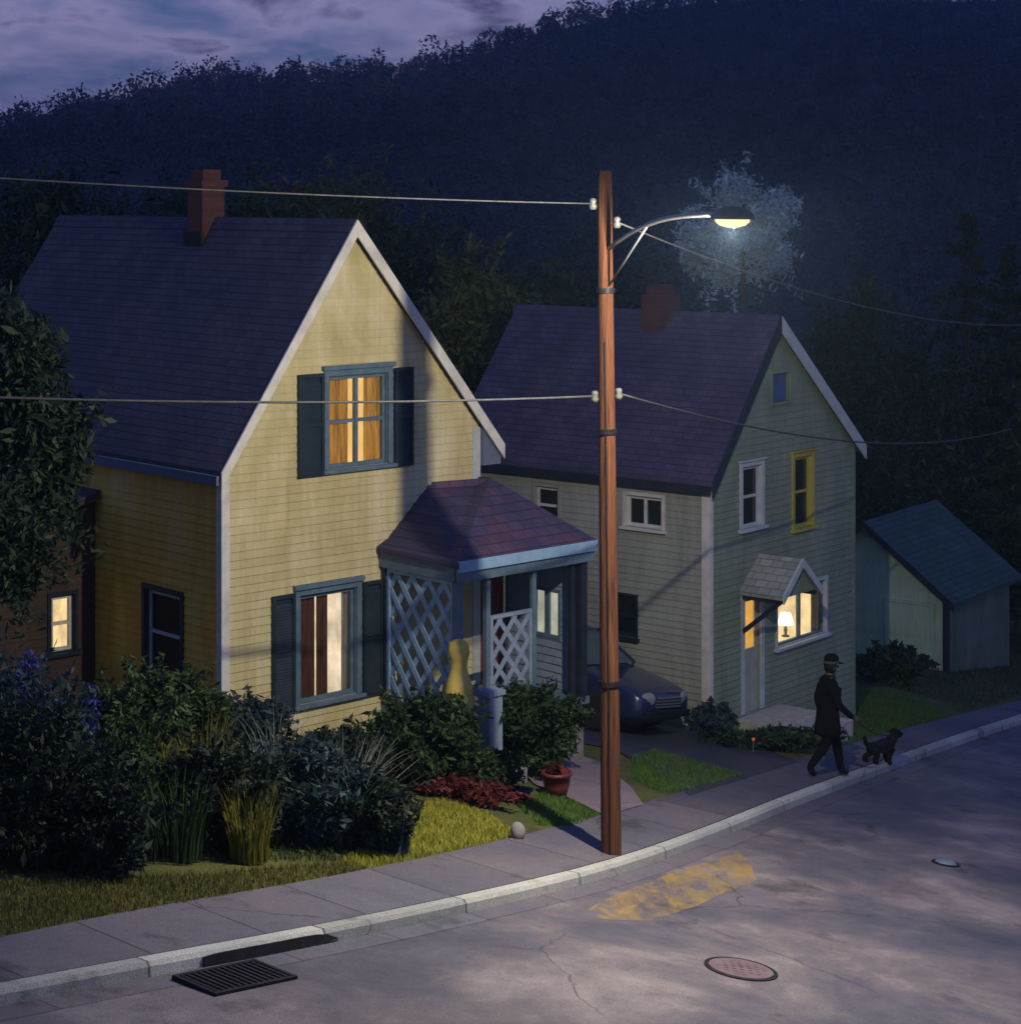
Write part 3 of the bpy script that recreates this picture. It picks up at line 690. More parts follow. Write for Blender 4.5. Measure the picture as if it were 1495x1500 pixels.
# right end of the porch: panelled wall with a two-pane window
fE = Frame('side', XR - .05)
ew = rect(lambda a, b: H1.side(a, b, XR - .05), 787, 866, 819, 928)
wm = MB()
def fEs(a, z, o): return fE(a - Q + .07, z, o)
wall_holes(wm, fEs, Q - .14, lambda a: zb - .21, [(ew[0] + Q - .07, ew[1] + Q - .07, ew[2], ew[3])], FL + .001)
wm.quad((XR - .035, -Q + .07, FL), (XR - .035, -.07, FL), (XR - .035, -.07, zb - .21), (XR - .035, -Q + .07, zb - .21))
wm.build('porch_end_wall', M['greylat'], H1.root, fix=False)
m = MB(); a0, a1, z0, z1 = ew
for b_ in ((a0 - .05, a0, z0, z1 + .05), (a1, a1 + .05, z0, z1 + .05), (a0, a1, z1, z1 + .05), (a0 - .05, a1 + .05, z0 - .05, z0), ((a0 + a1) / 2 - .05, (a0 + a1) / 2 + .05, z0, z1)): fbox(m, fE, *b_, -.01, .03)
pf = m.build('window', M['bluetrim'], H1.root); pf['label'] = 'small dimly lit two-pane window at the end of the porch'
m = MB(); m.quad(fE(a0, z0, -.004), fE(a1, z0, -.004), fE(a1, z1, -.004), fE(a0, z1, -.004)); m.build('pane', M['dim'], pf, fix=False)
# steps and newel pier
m = MB()
for i in range(3): m.box(XL + .12, 3.2, -Q - .07 - .28 * (i + 1), -Q - .07 - .28 * i, -1.2, FL - .16 * (i + 1))
m.build('porch_steps', M['found'], H1.root, bevel=.008)
nx = H1.front(718, 1030, -Q - .5)[0]
m = MB(); m.box(nx - .12, nx + .12, -Q - .62, -Q - .38, -1.2, FL + .48); m.box(nx - .15, nx + .15, -Q - .65, -Q - .35, FL + .481, FL + .55); m.build('newel_pier', M['greylat'], H1.root, bevel=.008)
# ornament on the porch floor
op = H1.world(H1.front(671, 1000, -Q - .15)[0], -Q - .02, FL)
ox = H1.front(671, 1000, -Q - .2)[0]
m = MB(); m.lathe([(.001, 0), (.19, 0), (.2, .05), (.16, .12), (.2, .38), (.215, .55), (.17, .8), (.11, 1.0), (.125, 1.12), (.15, 1.2), (.13, 1.32), (.06, 1.38), (.001, 1.39)], n=22)
orn = m.build('porch_ornament', M['yellowpaint'], smooth=True, loc=H1.world(ox, -Q - .21, FL - .16 + .001))
tag(orn, 'tall yellow bowling-pin shaped ornament at the porch entrance', 'ornament')

# ---- house 2: grey green
H2 = House('green_house', 1038, 1070, 3170, label='grey green gable house with purple roof and small door hood', cat='house')
W2 = H2.front(1250, 850)[0]; D2 = 5.5
He2 = H2.front(1038, 712)[1] + .02; XA2, Hr2 = H2.front(1145, 462, -.15); Hr2 -= .17
k2 = (Hr2 - He2) / XA2; He2R = H2.front(1250, 650)[1] - .02; k2R = (Hr2 - He2R) / (W2 - XA2)
a_l = rect(H2.front, 1086, 682, 1114, 772); a_r = rect(H2.front, 1162, 668, 1188, 772)
att = rect(H2.front, 1130, 546, 1155, 588); big = rect(H2.front, 1137, 858, 1208, 938); dr = rect(H2.front, 1089, 872, 1113, 1042)
s1 = rect(H2.side, 784, 713, 818, 768); s2 = rect(H2.side, 917, 727, 970, 773); s3 = rect(H2.side, 897, 872, 932, 932)
wm = MB(); wall_holes(wm, fF, W2, lambda a: min(He2 + k2 * a, He2R + k2R * (W2 - a)), [a_l, a_r, att, big, dr], -.9, (XA2,))
wm.quad((W2, 0, -.9), (W2, D2, -.9), (W2, D2, He2R), (W2, 0, He2R))
wm.add([(0, D2, -.9), (W2, D2, -.9), (W2, D2, He2R), (XA2, D2, Hr2), (0, D2, He2)], [(0, 1, 2, 3, 4)])
wm.build('wall', M['green'], H2.root, fix=False)
wm = MB(); wall_holes(wm, fS, D2, lambda a: He2, [s1, s2, s3], -.9); wm.build('wall', M['greenside'], H2.root, fix=False)
rf2 = gable_roof(H2, W2, D2, He2, Hr2, .08, .12, .2, M['roof2'], HeR=He2R, ohR=.20, xa=XA2)
bargeboards(H2, W2, He2, Hr2, .095, .12, None, .24, HeR=He2R, ohR=.215, xa=XA2, mats=[M['darkpost'], M['greywhite']])
m = MB(); m.box(-.13, -.085, -.1, D2 + .15, He2 - .08 * k2 - .06, He2 - .08 * k2 + .09); m.build('gutter', M['darkpost'], H2.root, bevel=.006)
m = MB(); m.box(-.025, .09, -.03, -.002, -.9, He2 - .02); m.box(-.026, -.003, -.002, .13, -.9, He2 - .02); m.build('corner_board', M['white'], H2.root, bevel=.004)
m = MB(); m.box(W2 - .07, W2 + .02, -.028, -.002, -.9, He2R - .03); m.build('corner_board', M['green'], H2.root, bevel=.004)
yc, zc = H2._solve(H2.o + H2.u * XA2, H2.v, 968, 420)
m = MB(); cx_ = XA2; m.box(cx_ - .27, cx_ + .27, yc - .24, yc + .24, Hr2 - .45, zc - .14); m.box(cx_ - .2, cx_ + .2, yc - .17, yc + .17, zc - .139, zc + .04)
m.build('chimney', M['darkbrick'], rf2)
ridge_cap(H2, rf2, XA2, Hr2, -.11, D2 + .19, k2, M['roof2'])
window(H2, fF, *a_l, M['greywhite'], 'greywhite', None, (1, 2), case=.085, label='upstairs sash window with pale frame', head=.03)
window(H2, fF, *a_r, M['yellowtrim'], 'yellowtrim', None, (1, 2), case=.085, label='upstairs sash window with yellow frame', head=.03)
# attic vent
m = MB(); a0, a1, z0, z1 = att; am = (a0 + a1) / 2
fbox(m, fF, a0 - .06, a0, z0, z1 + .06, -.02, .03); fbox(m, fF, a1, a1 + .06, z0, z1 + .06, -.02, .03); fbox(m, fF, a0, a1, z1, z1 + .06, -.02, .03); fbox(m, fF, a0 - .08, a1 + .08, z0 - .05, z0, -.02, .05)
av = m.build('attic_window', M['green'], H2.root)
m = MB(); m.quad(fF(a0, z0, -.05), fF(a1, z0, -.05), fF(a1, z1, -.05), fF(a0, z1, -.05)); m.build('pane', M['blueattic'], av, fix=False)
bw = big[1] - big[0]
window(H2, fF, *big, M['greywhite'], M['bluetrim'], M['warm2'], (2, 1), [(big[0] + bw * .82, big[1] + .13, 'greycurtain')], .06, label='lit ground floor window with grey curtain at one side')
tl = empty('table_lamp', H2.world(*fF(big[0] + bw * .60, big[2] - .02, -.42)), 0, label='glowing table lamp behind the ground floor window of the green house', cat='lamp')
M['shade'] = glow('lamp_shade', (1, .82, .5), 3.2, 0)
m = MB(); m.lathe([(.07, 0), (.075, .02), (.02, .04), (.035, .12), (.015, .2), (.012, .28), (.001, .28)], n=14).build('base', M['ceramic'], tl, smooth=True)
m = MB(); m.lathe([(.15, .22), (.09, .42), (.085, .42), (.145, .22)], n=18).build('lamp_shade', M['shade'], tl, smooth=True)
# door
a0, a1, z0, z1 = dr; m = MB(); zg = z0 + (z1 - z0) * .54
fbox(m, fF, a0 + .002, a1 - .002, z0, zg, -.1, -.05); fbox(m, fF, a0 + .002, a0 + .09, zg, z1, -.1, -.05); fbox(m, fF, a1 - .09, a1 - .002, zg, z1, -.1, -.05); fbox(m, fF, a0 + .09, a1 - .09, z1 - .1, z1, -.1, -.05)
d = m.build('door', M['paledoor'], H2.root)
m = MB(); m.quad(fF(a0 + .08, zg - .01, -.08), fF(a1 - .08, zg - .01, -.08), fF(a1 - .08, z1 - .05, -.08), fF(a0 + .08, z1 - .05, -.08)); m.build('pane', M['warm3'], d, fix=False)
m = MB(); m.lathe([(.001, 0), (.03, .01), (.035, .035), (.001, .055)], n=10); kn = m.build('handle', M['metal'], d, loc=fF(a0 + .06, zg - .1, -.05)); kn.rotation_euler = (R(90), 0, 0)
m = MB(); fbox(m, fF, a0 - .1, a0, z0, z1 + .08, -.02, .03); fbox(m, fF, a1, a1 + .1, z0, z1 + .08, -.02, .03); fbox(m, fF, a0, a1, z1, z1 + .08, -.02, .029); m.build('door_frame', M['greywhite'], H2.root)
# door hood
dm = (a0 + a1) / 2 + .22; zh = H2.front(1130, 812)[1]; zl = H2.front(1090, 872)[1] + .03; hw = .62
kk = (zh - zl) / hw
m = MB(); m.prism([(dm - hw, zl), (dm, zh), (dm, zh + .07), (dm - hw - .02, zl + .07)], 1, -.85, -.005); m.prism([(dm, zh), (dm + hw, zl), (dm + hw + .02, zl + .07), (dm, zh + .07)], 1, -.85, -.005)
hd = m.build('door_hood', M['roofh'], H2.root)
m = MB()
for sg in (-1, 1): m.prism([(dm + sg * hw, zl + .085), (dm, zh + .085), (dm, zh - .06), (dm + sg * hw, zl - .06)], 1, -.885, -.852)
m.build('bargeboard', M['greywhite'], hd)
m = MB(); m.prism([(dm - hw + .05, zl + .02), (dm + hw - .05, zl + .02), (dm, zh - .05)], 1, -.80, -.77); m.build('gable_panel', M['green'], hd)
m = MB()
for sg in (-1, 1):
    x = dm + sg * (hw - .08)
    if sg < 0: m.bar((x, -.04, zl - .62), (x, -.78, zl - .03), .07, .07)
    m.box(x - .035, x + .035, -.80, -.005, zl - .07, zl)
m.build('bracket', M['darkpost'], hd)
m = MB(); m.box(a0 - .25, a1 + .55, -.95, -.04, -1.2, z0 - .02); m.box(a0 - .2, a1 + .9, -1.3, -.951, -1.2, z0 - .16); m.build('stoop', M['stone'], H2.root, bevel=.012)
window(H2, fS, *s1, M['greenside'], 'white', None, (1, 2), case=.05, label='dark upstairs window beside the porch roof')
window(H2, fS, *s2, M['white'], 'white', None, (2, 1), case=.06, label='short white framed two-pane window under the eave')
window(H2, fS, *s3, M['darkpost'], 'darkpost', None, (1, 2), case=.04, label='dark ground floor window of the side wall')

# ---- shed
H3 = House('green_shed', 1387, 984, 2850, label='small green board shed with teal shingle roof beyond the green house', cat='shed')
# local x runs along the ridge, local y across the gable; the gable end is the side x = 0
W3 = 3.95; L3 = H3.front(1478, 900)[0]; He3 = H3.side(1387, 872)[1] - .05; Hr3 = H3.side(1270, 762, 0)[1] - .1
k3 = (Hr3 - He3) / (W3 / 2)
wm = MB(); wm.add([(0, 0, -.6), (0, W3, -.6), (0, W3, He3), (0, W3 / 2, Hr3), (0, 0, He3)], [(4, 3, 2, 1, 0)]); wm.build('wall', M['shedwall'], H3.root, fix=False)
wm = MB(); wm.quad((0, 0, -.6), (L3, 0, -.6), (L3, 0, He3), (0, 0, He3)); wm.quad((L3, 0, -.6), (L3, W3, -.6), (L3, W3, He3), (L3, 0, He3)); wm.quad((0, W3, -.6), (L3, W3, -.6), (L3, W3, He3), (0, W3, He3)); wm.build('wall', M['shedshade'], H3.root, fix=False)
z3 = lambda y: He3 + k3 * min(y, W3 - y) + .004
m = MB()
for (ya, yb) in ((-.25, W3 / 2), (W3 / 2, W3 + .25)): m.prism([(ya, z3(ya)), (yb, z3(yb)), (yb, z3(yb) + .1), (ya, z3(ya) + .1)], 0, -.25, L3 + .2)
m.build('roof', M['roof3'], H3.root)
m = MB()
for (ya, yb) in ((-.26, W3 / 2), (W3 / 2, W3 + .26)): m.prism([(ya, z3(ya) + .12), (yb, z3(yb) + .12), (yb, z3(yb) - .06), (ya, z3(ya) - .06)], 0, -.28, -.252)
m.build('bargeboard', M['darkpost'], H3.root)
m = MB(); m.box(-.03, .08, -.03, .0, -.6, He3); m.box(-.031, -.002, .0, .1, -.6, He3); m.build('corner_board', M['darkpost'], H3.root)
m = MB(); ya, yb = .35, 1.45
m.box(-.05, -.003, ya, yb, -.25, He3 - .25); d = m.build('door', M['shedwall'], H3.root)
m = MB(); m.box(-.06, -.004, ya - .06, ya, -.25, He3 - .24); m.box(-.06, -.004, yb, yb + .06, -.25, He3 - .24); m.box(-.06, -.004, ya - .06, yb + .06, He3 - .24, He3 - .18); m.build('door_frame', M['shedwall'], H3.root)

# ------------------------------------------------------------------ utility pole with street lamp
pb = G(895, 1250); PY = pb.y
ptop = P(885, 250, PY)
pole = empty('utility_pole', pb, label='rust brown wooden utility pole with a street lamp at the kerb', cat='utility pole')
m = MB(); n = 9
m.tube([(0, 0, -.4)] + [((ptop.x - pb.x) * i / n, 0, (ptop.z - pb.z) * i / n) for i in range(n + 1)], [.125] + [.12 - .035 * i / n for i in range(n + 1)], 14)
m.build('pole_shaft', M['polewood'], pole, smooth=True)
def poff(z): return (ptop.x - pb.x) * (z - pb.z) / (ptop.z - pb.z)
m = MB(); m.tube([(poff(pb.z + z) - .02, -.118 + .033 * z / 8 , z) for z in (0, 1.5, 3, 4.5, 6)], .011, 6); m.build('ground_wire', M['darkmetal'], pole)
for z in (2.0, 4.95, 6.6):
    m = MB(); m.lathe([(.134 - .0042 * z, -.03), (.138 - .0042 * z, -.03), (.138 - .0042 * z, .03), (.134 - .0042 * z, .03)], (poff(pb.z + z), 0, z), 16); m.build('band', M['darkmetal'], pole)
LD = Vector((.415, -.91, 0)); LQ = 2.9
za = CZ - (365 - HY) / F * PY; zl_ = za + .42
lamp_w = Vector((pb.x + poff(za), pb.y, 0)) + LD * LQ; lamp_w.z = CZ - (318 - HY) / F * lamp_w.y
rel = lambda v: Vector(v) - pb
a = Vector((pb.x + poff(za), pb.y, za)) + LD * .06
end = lamp_w - LD * .32 + Vector((0, 0, .03))
pts = [a.lerp(end, t) + Vector((0, 0, .16 * math.sin(math.pi * t) * (1 - t * .3))) for t in [i / 10 for i in range(11)]]
m = MB(); m.tube([rel(p) for p in pts], .028, 10); b2 = Vector((pb.x + poff(za - .45), pb.y, za - .45)) + LD * .05
m.tube([rel(b2), rel(pts[4])], .013, 8); m.build('lamp_arm', M['metal'], pole, smooth=True)
m = MB(); ang = math.atan2(LD.y, LD.x)
head = m.lathe([(.001, .115), (.08, .11), (.16, .075), (.2, .02), (.205, -.02), (.19, -.02)], n=20, sx=1.7, sy=.85).build('lamp_head', M['darkmetal'], pole, smooth=True, loc=rel(lamp_w)); head.rotation_euler = (0, 0, ang)
M['bulb'] = glow('lamp_bulb', (1, .74, .40), 1.5, .0)
m = MB(); m.lathe([(.175, -.021), (.17, -.05), (.13, -.085), (.06, -.105), (.001, -.108)], n=20, sx=1.55, sy=.8).build('bulb', M['bulb'], head, smooth=True)
ld = bpy.data.lights.new('street_lamp_light', 'POINT'); ld.energy = 2800; ld.color = (1, .87, .68); ld.shadow_soft_size = .05
lo_ = bpy.data.objects.new('street_lamp_light', ld); COL.objects.link(lo_); lo_.location = lamp_w + Vector((0, 0, -.125))
sd = bpy.data.lights.new('street_lamp_beam', 'SPOT'); sd.energy = 1500; sd.color = (1, .87, .68); sd.shadow_soft_size = .05; sd.spot_size = R(125); sd.spot_blend = 1
sb_ = bpy.data.objects.new('street_lamp_beam', sd); COL.objects.link(sb_); sb_.location = lamp_w + Vector((0, 0, -.125))
def insul(z, side):
    m = MB(); c = Vector((poff(z) + side * .14, -.02, z - pb.z)); m.lathe([(.001, -.07), (.035, -.07), (.05, -.03), (.03, 0), (.045, .03), (.03, .06), (.001, .065)], c, 14)
    m.build('insulator', M['ceramic'], pole, smooth=True)
    m = MB(); m.tube([Vector((poff(z) + side * .05, 0, z - pb.z - .02)), c], .016, 8); m.build('bracket', M['darkmetal'], pole)
    return pb + c
zi = lambda y: CZ - (y - HY) / F * PY
i1 = insul(zi(298), -1); i2 = insul(zi(580), -1); i3 = insul(zi(576), 1); i4 = insul(zi(325), 1)
for z in (2.2, 2.9, 3.6):
    pass
def cable(a, b, sag, r, mat, label):
    pts = [a.lerp(b, t) - Vector((0, 0, sag * 4 * t * (1 - t))) for t in [i / 40 for i in range(41)]]
    m = MB(); m.tube([p - a for p in pts], r, 8); o = m.build('power_line', mat, smooth=True, loc=a); return tag(o, label, 'cable', 'cables strung from the pole')
e1 = Vector((-13.5, 12.2, 8.55)); e2 = Vector((-13.5, 12.2, 7.15))
cable(i1, e1, .2, .009, M['wire'], 'uppermost thin cable running past the brick chimney to the pole')
cable(i2, e2, .36, .013, M['wire'], 'thick pale cable crossing the ochre gable below its lit window top')
e3 = P(1480, 628, 46)
cable(i3, e3, .45, .013, M['wire'], 'pale cable passing over the front of the green house')
e4 = P(1560, 470, 46)
cable(i4, e4, .5, .011, M['faintwire'], 'faint dull cable sloping below the lamp toward the hillside')

# ------------------------------------------------------------------ foliage
def rand_dirs(n):
    v = rng.normal(size=(n, 3)); return v / np.linalg.norm(v, axis=1, keepdims=True)
def leaf_quads(C, size, elong=1.6, droop=None):
    n = len(C); a = rand_dirs(n)
    if droop is not None: a = a * .8 + droop; a /= np.linalg.norm(a, axis=1, keepdims=True)
    b = np.cross(a, rand_dirs(n)); b /= np.linalg.norm(b, axis=1, keepdims=True) + 1e-9
    s = (size * rng.uniform(.6, 1.35, n))[:, None]
    V = np.stack([C - a * s * elong, C + b * s * .55, C + a * s * elong, C - b * s * .55], 1).reshape(-1, 3)
    return V, np.arange(4 * n).reshape(-1, 4)
def lump_crown(n, rad, lumps=14, lump=.45, seed=0, hollow=.55, flat_bottom=-.8):
    r = np.random.default_rng(seed); rad = np.array(rad)
    c = r.normal(size=(lumps, 3)); c /= np.linalg.norm(c, axis=1, keepdims=True); c *= (r.uniform(.25, 1, (lumps, 1)) ** .5) * (1 - lump * .6)
    lr = lump * r.uniform(.65, 1.25, lumps)
    idx = r.integers(0, lumps, n); d = r.normal(size=(n, 3)); d /= np.linalg.norm(d, axis=1, keepdims=True)
    p = c[idx] + d * (lr[idx] * r.uniform(hollow, 1.06, n))[:, None]
    p = p[p[:, 2] > flat_bottom]
    return p * rad
def branch_mesh(m, base, height, rad, nb, spread, seed):
    r = random.Random(seed); top = Vector(base) + Vector((r.uniform(-.1, .1) * spread, r.uniform(-.1, .1) * spread, height))
    pts = [Vector(base).lerp(top, t) + Vector((r.uniform(-1, 1), r.uniform(-1, 1), 0)) * rad * .5 * (t > 0) for t in (0, .3, .6, 1)]
    pts[0] -= Vector((0, 0, .3))
    m.tube(pts, [rad * 1.25, rad, rad * .7, rad * .25], 8)
    for i in range(nb):
        t = r.uniform(.35, .95); p = Vector(base).lerp(top, t); a = r.uniform(0, 6.28); l = spread * r.uniform(.5, 1)
        q = p + Vector((math.cos(a) * l, math.sin(a) * l, l * r.uniform(.3, .8)))
        m.tube([p, p.lerp(q, .5) + Vector((0, 0, -.06 * l)), q], [rad * .42, rad * .25, rad * .07], 6)
L_dark = leafmat('dark_evergreen_leaf', [(.2, (.008, .020, .013)), (.5, (.026, .050, .028)), (.8, (.07, .105, .052))])
L_mid = leafmat('mid_green_leaf', [(.2, (.018, .040, .014)), (.5, (.045, .080, .026)), (.8, (.09, .135, .042))])
L_olive = leafmat('olive_leaf', [(.2, (.04, .06, .018)), (.5, (.09, .11, .032)), (.8, (.16, .17, .055))])
L_halo = leafmat('lamp_halo_leaf', [(.2, (.14, .24, .30)), (.5, (.30, .44, .50)), (.8, (.50, .62, .64))])  # pale leaf tones hold the glow around the street lamp
L_bluegrn = leafmat('blue_green_leaf', [(.2, (.010, .026, .032)), (.5, (.026, .052, .060)), (.8, (.06, .10, .105))])
L_bed = leafmat('deep_green_leaf', [(.2, (.006, .014, .010)), (.5, (.014, .028, .018)), (.8, (.032, .05, .028))])
L_spear = leafmat('yellow_green_blade', [(.2, (.12, .13, .02)), (.5, (.20, .20, .035)), (.8, (.30, .28, .05))])
L_pale = leafmat('pale_grass_blade', [(.2, (.18, .22, .17)), (.5, (.30, .34, .27)), (.8, (.45, .48, .40))])
L_flower = leafmat('blue_petal', [(.2, (.03, .04, .22)), (.5, (.05, .07, .34)), (.8, (.12, .14, .45))])
L_red = leafmat('red_leaf', [(.2, (.06, .012, .014)), (.5, (.11, .022, .022)), (.8, (.17, .04, .03))])
L_lawn = leafmat('lamplit_lawn_blade', [(.2, (.20, .20, .02)), (.5, (.36, .36, .04)), (.8, (.50, .47, .08))])  # lamplight on the lawn is put into this blade colour
L_lawn3 = leafmat('shaded_lawn_blade', [(.2, (.06, .062, .012)), (.5, (.115, .115, .022)), (.8, (.20, .18, .045))])  # same lawn, shade put into the colour for the dim left strip
L_lawn2 = leafmat('green_lawn_blade', [(.2, (.05, .12, .02)), (.5, (.09, .19, .035)), (.8, (.14, .26, .05))])
L_hill = leafmat('hill_forest_leaf', [(.2, (.006, .014, .024)), (.42, (.018, .032, .048)), (.60, (.044, .050, .058)), (.82, (.17, .10, .075))], trans=0, nscale=.03, tone=True)

def tree(name, loc, height, rad, label, mat, n=5000, leaf=.12, trunk_h=None, seed=0, group=None, trunk_r=.16, lumps=18, lump=.42):
    t = empty(name, loc, label=label, cat='tree', group=group)
    zc_ = height - rad[2]
    m = MB(); branch_mesh(m, (0, 0, 0), zc_ + rad[2] * .4, trunk_r, 9, rad[0] * .75, seed); m.build('trunk', M['bark'], t, smooth=True)
    r_ = np.random.default_rng(seed + 900); sp_ = [lump_crown(n, rad, lumps, lump, seed, .4)]
    for i in range(70):
        d_ = r_.normal(size=3); d_[2] = d_[2] * .8 + .2; d_ /= np.linalg.norm(d_); L_ = r_.uniform(.85, 1.25); k_ = max(30, n // 260); t_ = np.linspace(.45, 1, k_)[:, None]
        sp_.append((d_ * t_ * L_ + np.array([0, 0, -.2]) * (t_ - .45) ** 2 * r_.uniform(0, 4)) * np.array(rad) + r_.normal(size=(k_, 3)) * .05 * rad[0])
    p = np.concatenate(sp_) + np.array([0, 0, zc_]); V, Fq = leaf_quads(p, leaf * r_.uniform(.6, 1.4, len(p))); npmesh('crown', V, Fq, mat, t)
    return t
def conifer(name, loc, height, r0, label, mat, n=5000, leaf=.1, seed=0, group=None, low=.08):
    t = empty(name, loc, label=label, cat='tree', group=group); r = np.random.default_rng(seed)
    m = MB(); m.tube([(0, 0, -.3), (0, 0, height * .5), (0, 0, height * .98)], [.05 * r0 + .1, .03 * r0 + .06, .02], 8)
    nb = 90; hs = r.uniform(low, 1, nb); az = r.uniform(0, 2 * np.pi, nb); L = r0 * (1 - hs) ** .85 * r.uniform(.65, 1.1, nb) + .12
    for i in range(0, nb, 3):
        q0 = (0, 0, hs[i] * height); q1 = (math.cos(az[i]) * L[i] * .8, math.sin(az[i]) * L[i] * .8, hs[i] * height - L[i] * .18)
        m.tube([q0, q1], [.03, .008], 5)
    m.build('trunk', M['bark'], t)
    w_ = L / L.sum(); idx = r.choice(nb, n, p=w_); s = r.uniform(.08, 1.02, n) ** .75
    base = np.stack([np.cos(az[idx]) * L[idx] * s, np.sin(az[idx]) * L[idx] * s, hs[idx] * height - .28 * L[idx] * s ** 1.6 + .1 * L[idx] * s], 1)
    wd = (.18 * L[idx] * (1.05 - s) + .06)[:, None]
    p = base + r.normal(size=(n, 3)) * wd * np.array([1, 1, .45])
    V, Fq = leaf_quads(p, leaf, 1.8); npmesh('crown', V, Fq, mat, t); return t
def on(x, y): return Vector((x, y, g(x, y)))
def at(px, Y): return on((px - CX) / F * Y, Y)
def hpx(px, py, Y): return CZ - (py - HY) / F * Y - at(px, Y).z     # height that reaches pixel row py

# tall tree at the left edge, in front of the house side
q = at(-10, 26.0)
tree('broadleaf_tree', q, hpx(-10, 405, 26), (1.32, 1.1, 2.15), 'dark leafy tree at the left edge over the brown side wing', L_dark, 22000, .048, seed=3, lumps=40, lump=.30, trunk_r=.10)
q = at(-45, 24.5)
tree('broadleaf_tree', q, hpx(-45, 680, 24.5), (1.1, .9, 1.05), 'lower dark tree under the left edge tree', L_dark, 12000, .045, seed=31, lumps=26, lump=.32, trunk_r=.08)
# trees behind the houses
G_BT = 'trees behind the houses'
bt = [  # px, top py, Y, rx, rz, kind, label
    (40, 225, 47, 2.6, 4.2, 'd', L_dark, 'dark blunt tree behind the left end of the ochre roof'),
    (175, 285, 50, 2.4, 3.6, 'd', L_dark, 'low dark tree behind the ochre roof between edge and chimney'),
    (395, 250, 52, 2.6, 3.8, 'd', L_mid, 'round green tree right of the brick chimney'),
    (480, 225, 60, 3.0, 4.4, 'd', L_olive, 'tallest olive tree behind the ochre gable peak'),
    (640, 270, 48, 2.3, 5.0, 'd', L_dark, 'black tree just right of the ochre gable peak'),
    (690, 345, 43, 1.7, 3.4, 'd', L_olive, 'olive tree between the two roofs'),
    (790, 390, 47, 2.0, 3.3, 'd', L_mid, 'low round tree behind the far end of the purple roof'),
    (950, 330, 56, 2.8, 5.2, 'd', L_bluegrn, 'bluish tree behind the purple roof and its chimney'),
    (1250, 395, 57, 2.3, 4.6, 'd', L_mid, 'green tree behind the peak of the green house'),
    (1330, 450, 55, 2.4, 5.2, 'd', L_dark, 'dark tree rising behind the shed'),
    (1415, 315, 58, 3.0, 14, 'c', L_dark, 'tallest dark conifer near the right edge'),
    (1480, 360, 62, 3.4, 14, 'c', L_dark, 'second dark conifer cut by the right edge'),
    (1530, 420, 54, 2.8, 12, 'c', L_mid, 'conifer with branches just inside the right edge'),
    (560, 330, 66, 3.0, 5.0, 'd', L_dark, 'dark tree low behind the ochre gable slope'),
    (860, 300, 72, 3.0, 5.5, 'd', L_bluegrn, 'distant blue-green tree just left of the pole'),
    (280, 265, 70, 3.2, 5.0, 'd', L_dark, 'dark tree crown right behind the brick chimney'),
]
for i, (px, py, Y, rx, rz, kind, mt, lab) in enumerate(bt):
    q = at(px, Y); h = hpx(px, py, Y)
    if kind == 'd': tree('background_tree', q, h, (rx, rx * .9, max(rz, h * .42)), lab, mt, 17000, .068, seed=50 + i, group=G_BT, lumps=30, lump=.36, trunk_r=.2)
    else: conifer('background_conifer', q, h, rx, lab, mt, 18000, .075, seed=50 + i, group=G_BT)
# tree behind the lamp, crown shaped and coloured pale as the lamp's halo
q = at(1088, 43.0); tree('lamp_halo_tree', q, hpx(1088, 236, 43.0), (1.3, 1.1, 1.5), 'tree behind the green house roof, coloured pale blue-green as the street lamp halo', L_halo, 11000, .040, seed=12, lumps=13, lump=.30, trunk_r=.13)

L_bush = leafmat('bush_leaf', [(.2, (.010, .024, .010)), (.5, (.022, .046, .016)), (.8, (.05, .082, .026))])
# shrubs --------------------------------------------------------------
def shrub(name, loc, rad, label, mat, n=2600, leaf=.05, seed=0, cat='shrub', group=None):
    t = empty(name, loc, label=label, cat=cat, group=group); rad = np.array(rad)
    r_ = np.random.default_rng(seed + 500); p = lump_crown(n, rad, 26, .34, seed, .35, -.9)
    sp_ = []
    for i in range(46):
        d_ = r_.normal(size=3); d_[2] = abs(d_[2]) * .8 + .25; d_ /= np.linalg.norm(d_); L_ = r_.uniform(.95, 1.38); t_ = np.linspace(.5, 1, 26)[:, None]
        sp_.append((d_ * t_ * L_ + np.array([0, 0, -.16]) * (t_ - .5) ** 2 * r_.uniform(0, 4)) * rad + r_.normal(size=(26, 3)) * .022)
    p = np.concatenate([p] + sp_) + np.array([0, 0, rad[2] * .8]); p = p[p[:, 2] > .02]
    V, Fq = leaf_quads(p, leaf * r_.uniform(.55, 1.45, len(p))); npmesh('foliage', V, Fq, mat, t)
    m = MB(); r = random.Random(seed)
    for i in range(7):
        a = r.uniform(0, 6.28); m.tube([(0, 0, -.1), (math.cos(a) * rad[0] * .25, math.sin(a) * rad[1] * .25, rad[2] * .7), (math.cos(a) * rad[0] * .6, math.sin(a) * rad[1] * .6, rad[2] * 1.3)], [.03, .02, .006], 5)
    m.build('stem', M['bark'], t); return t
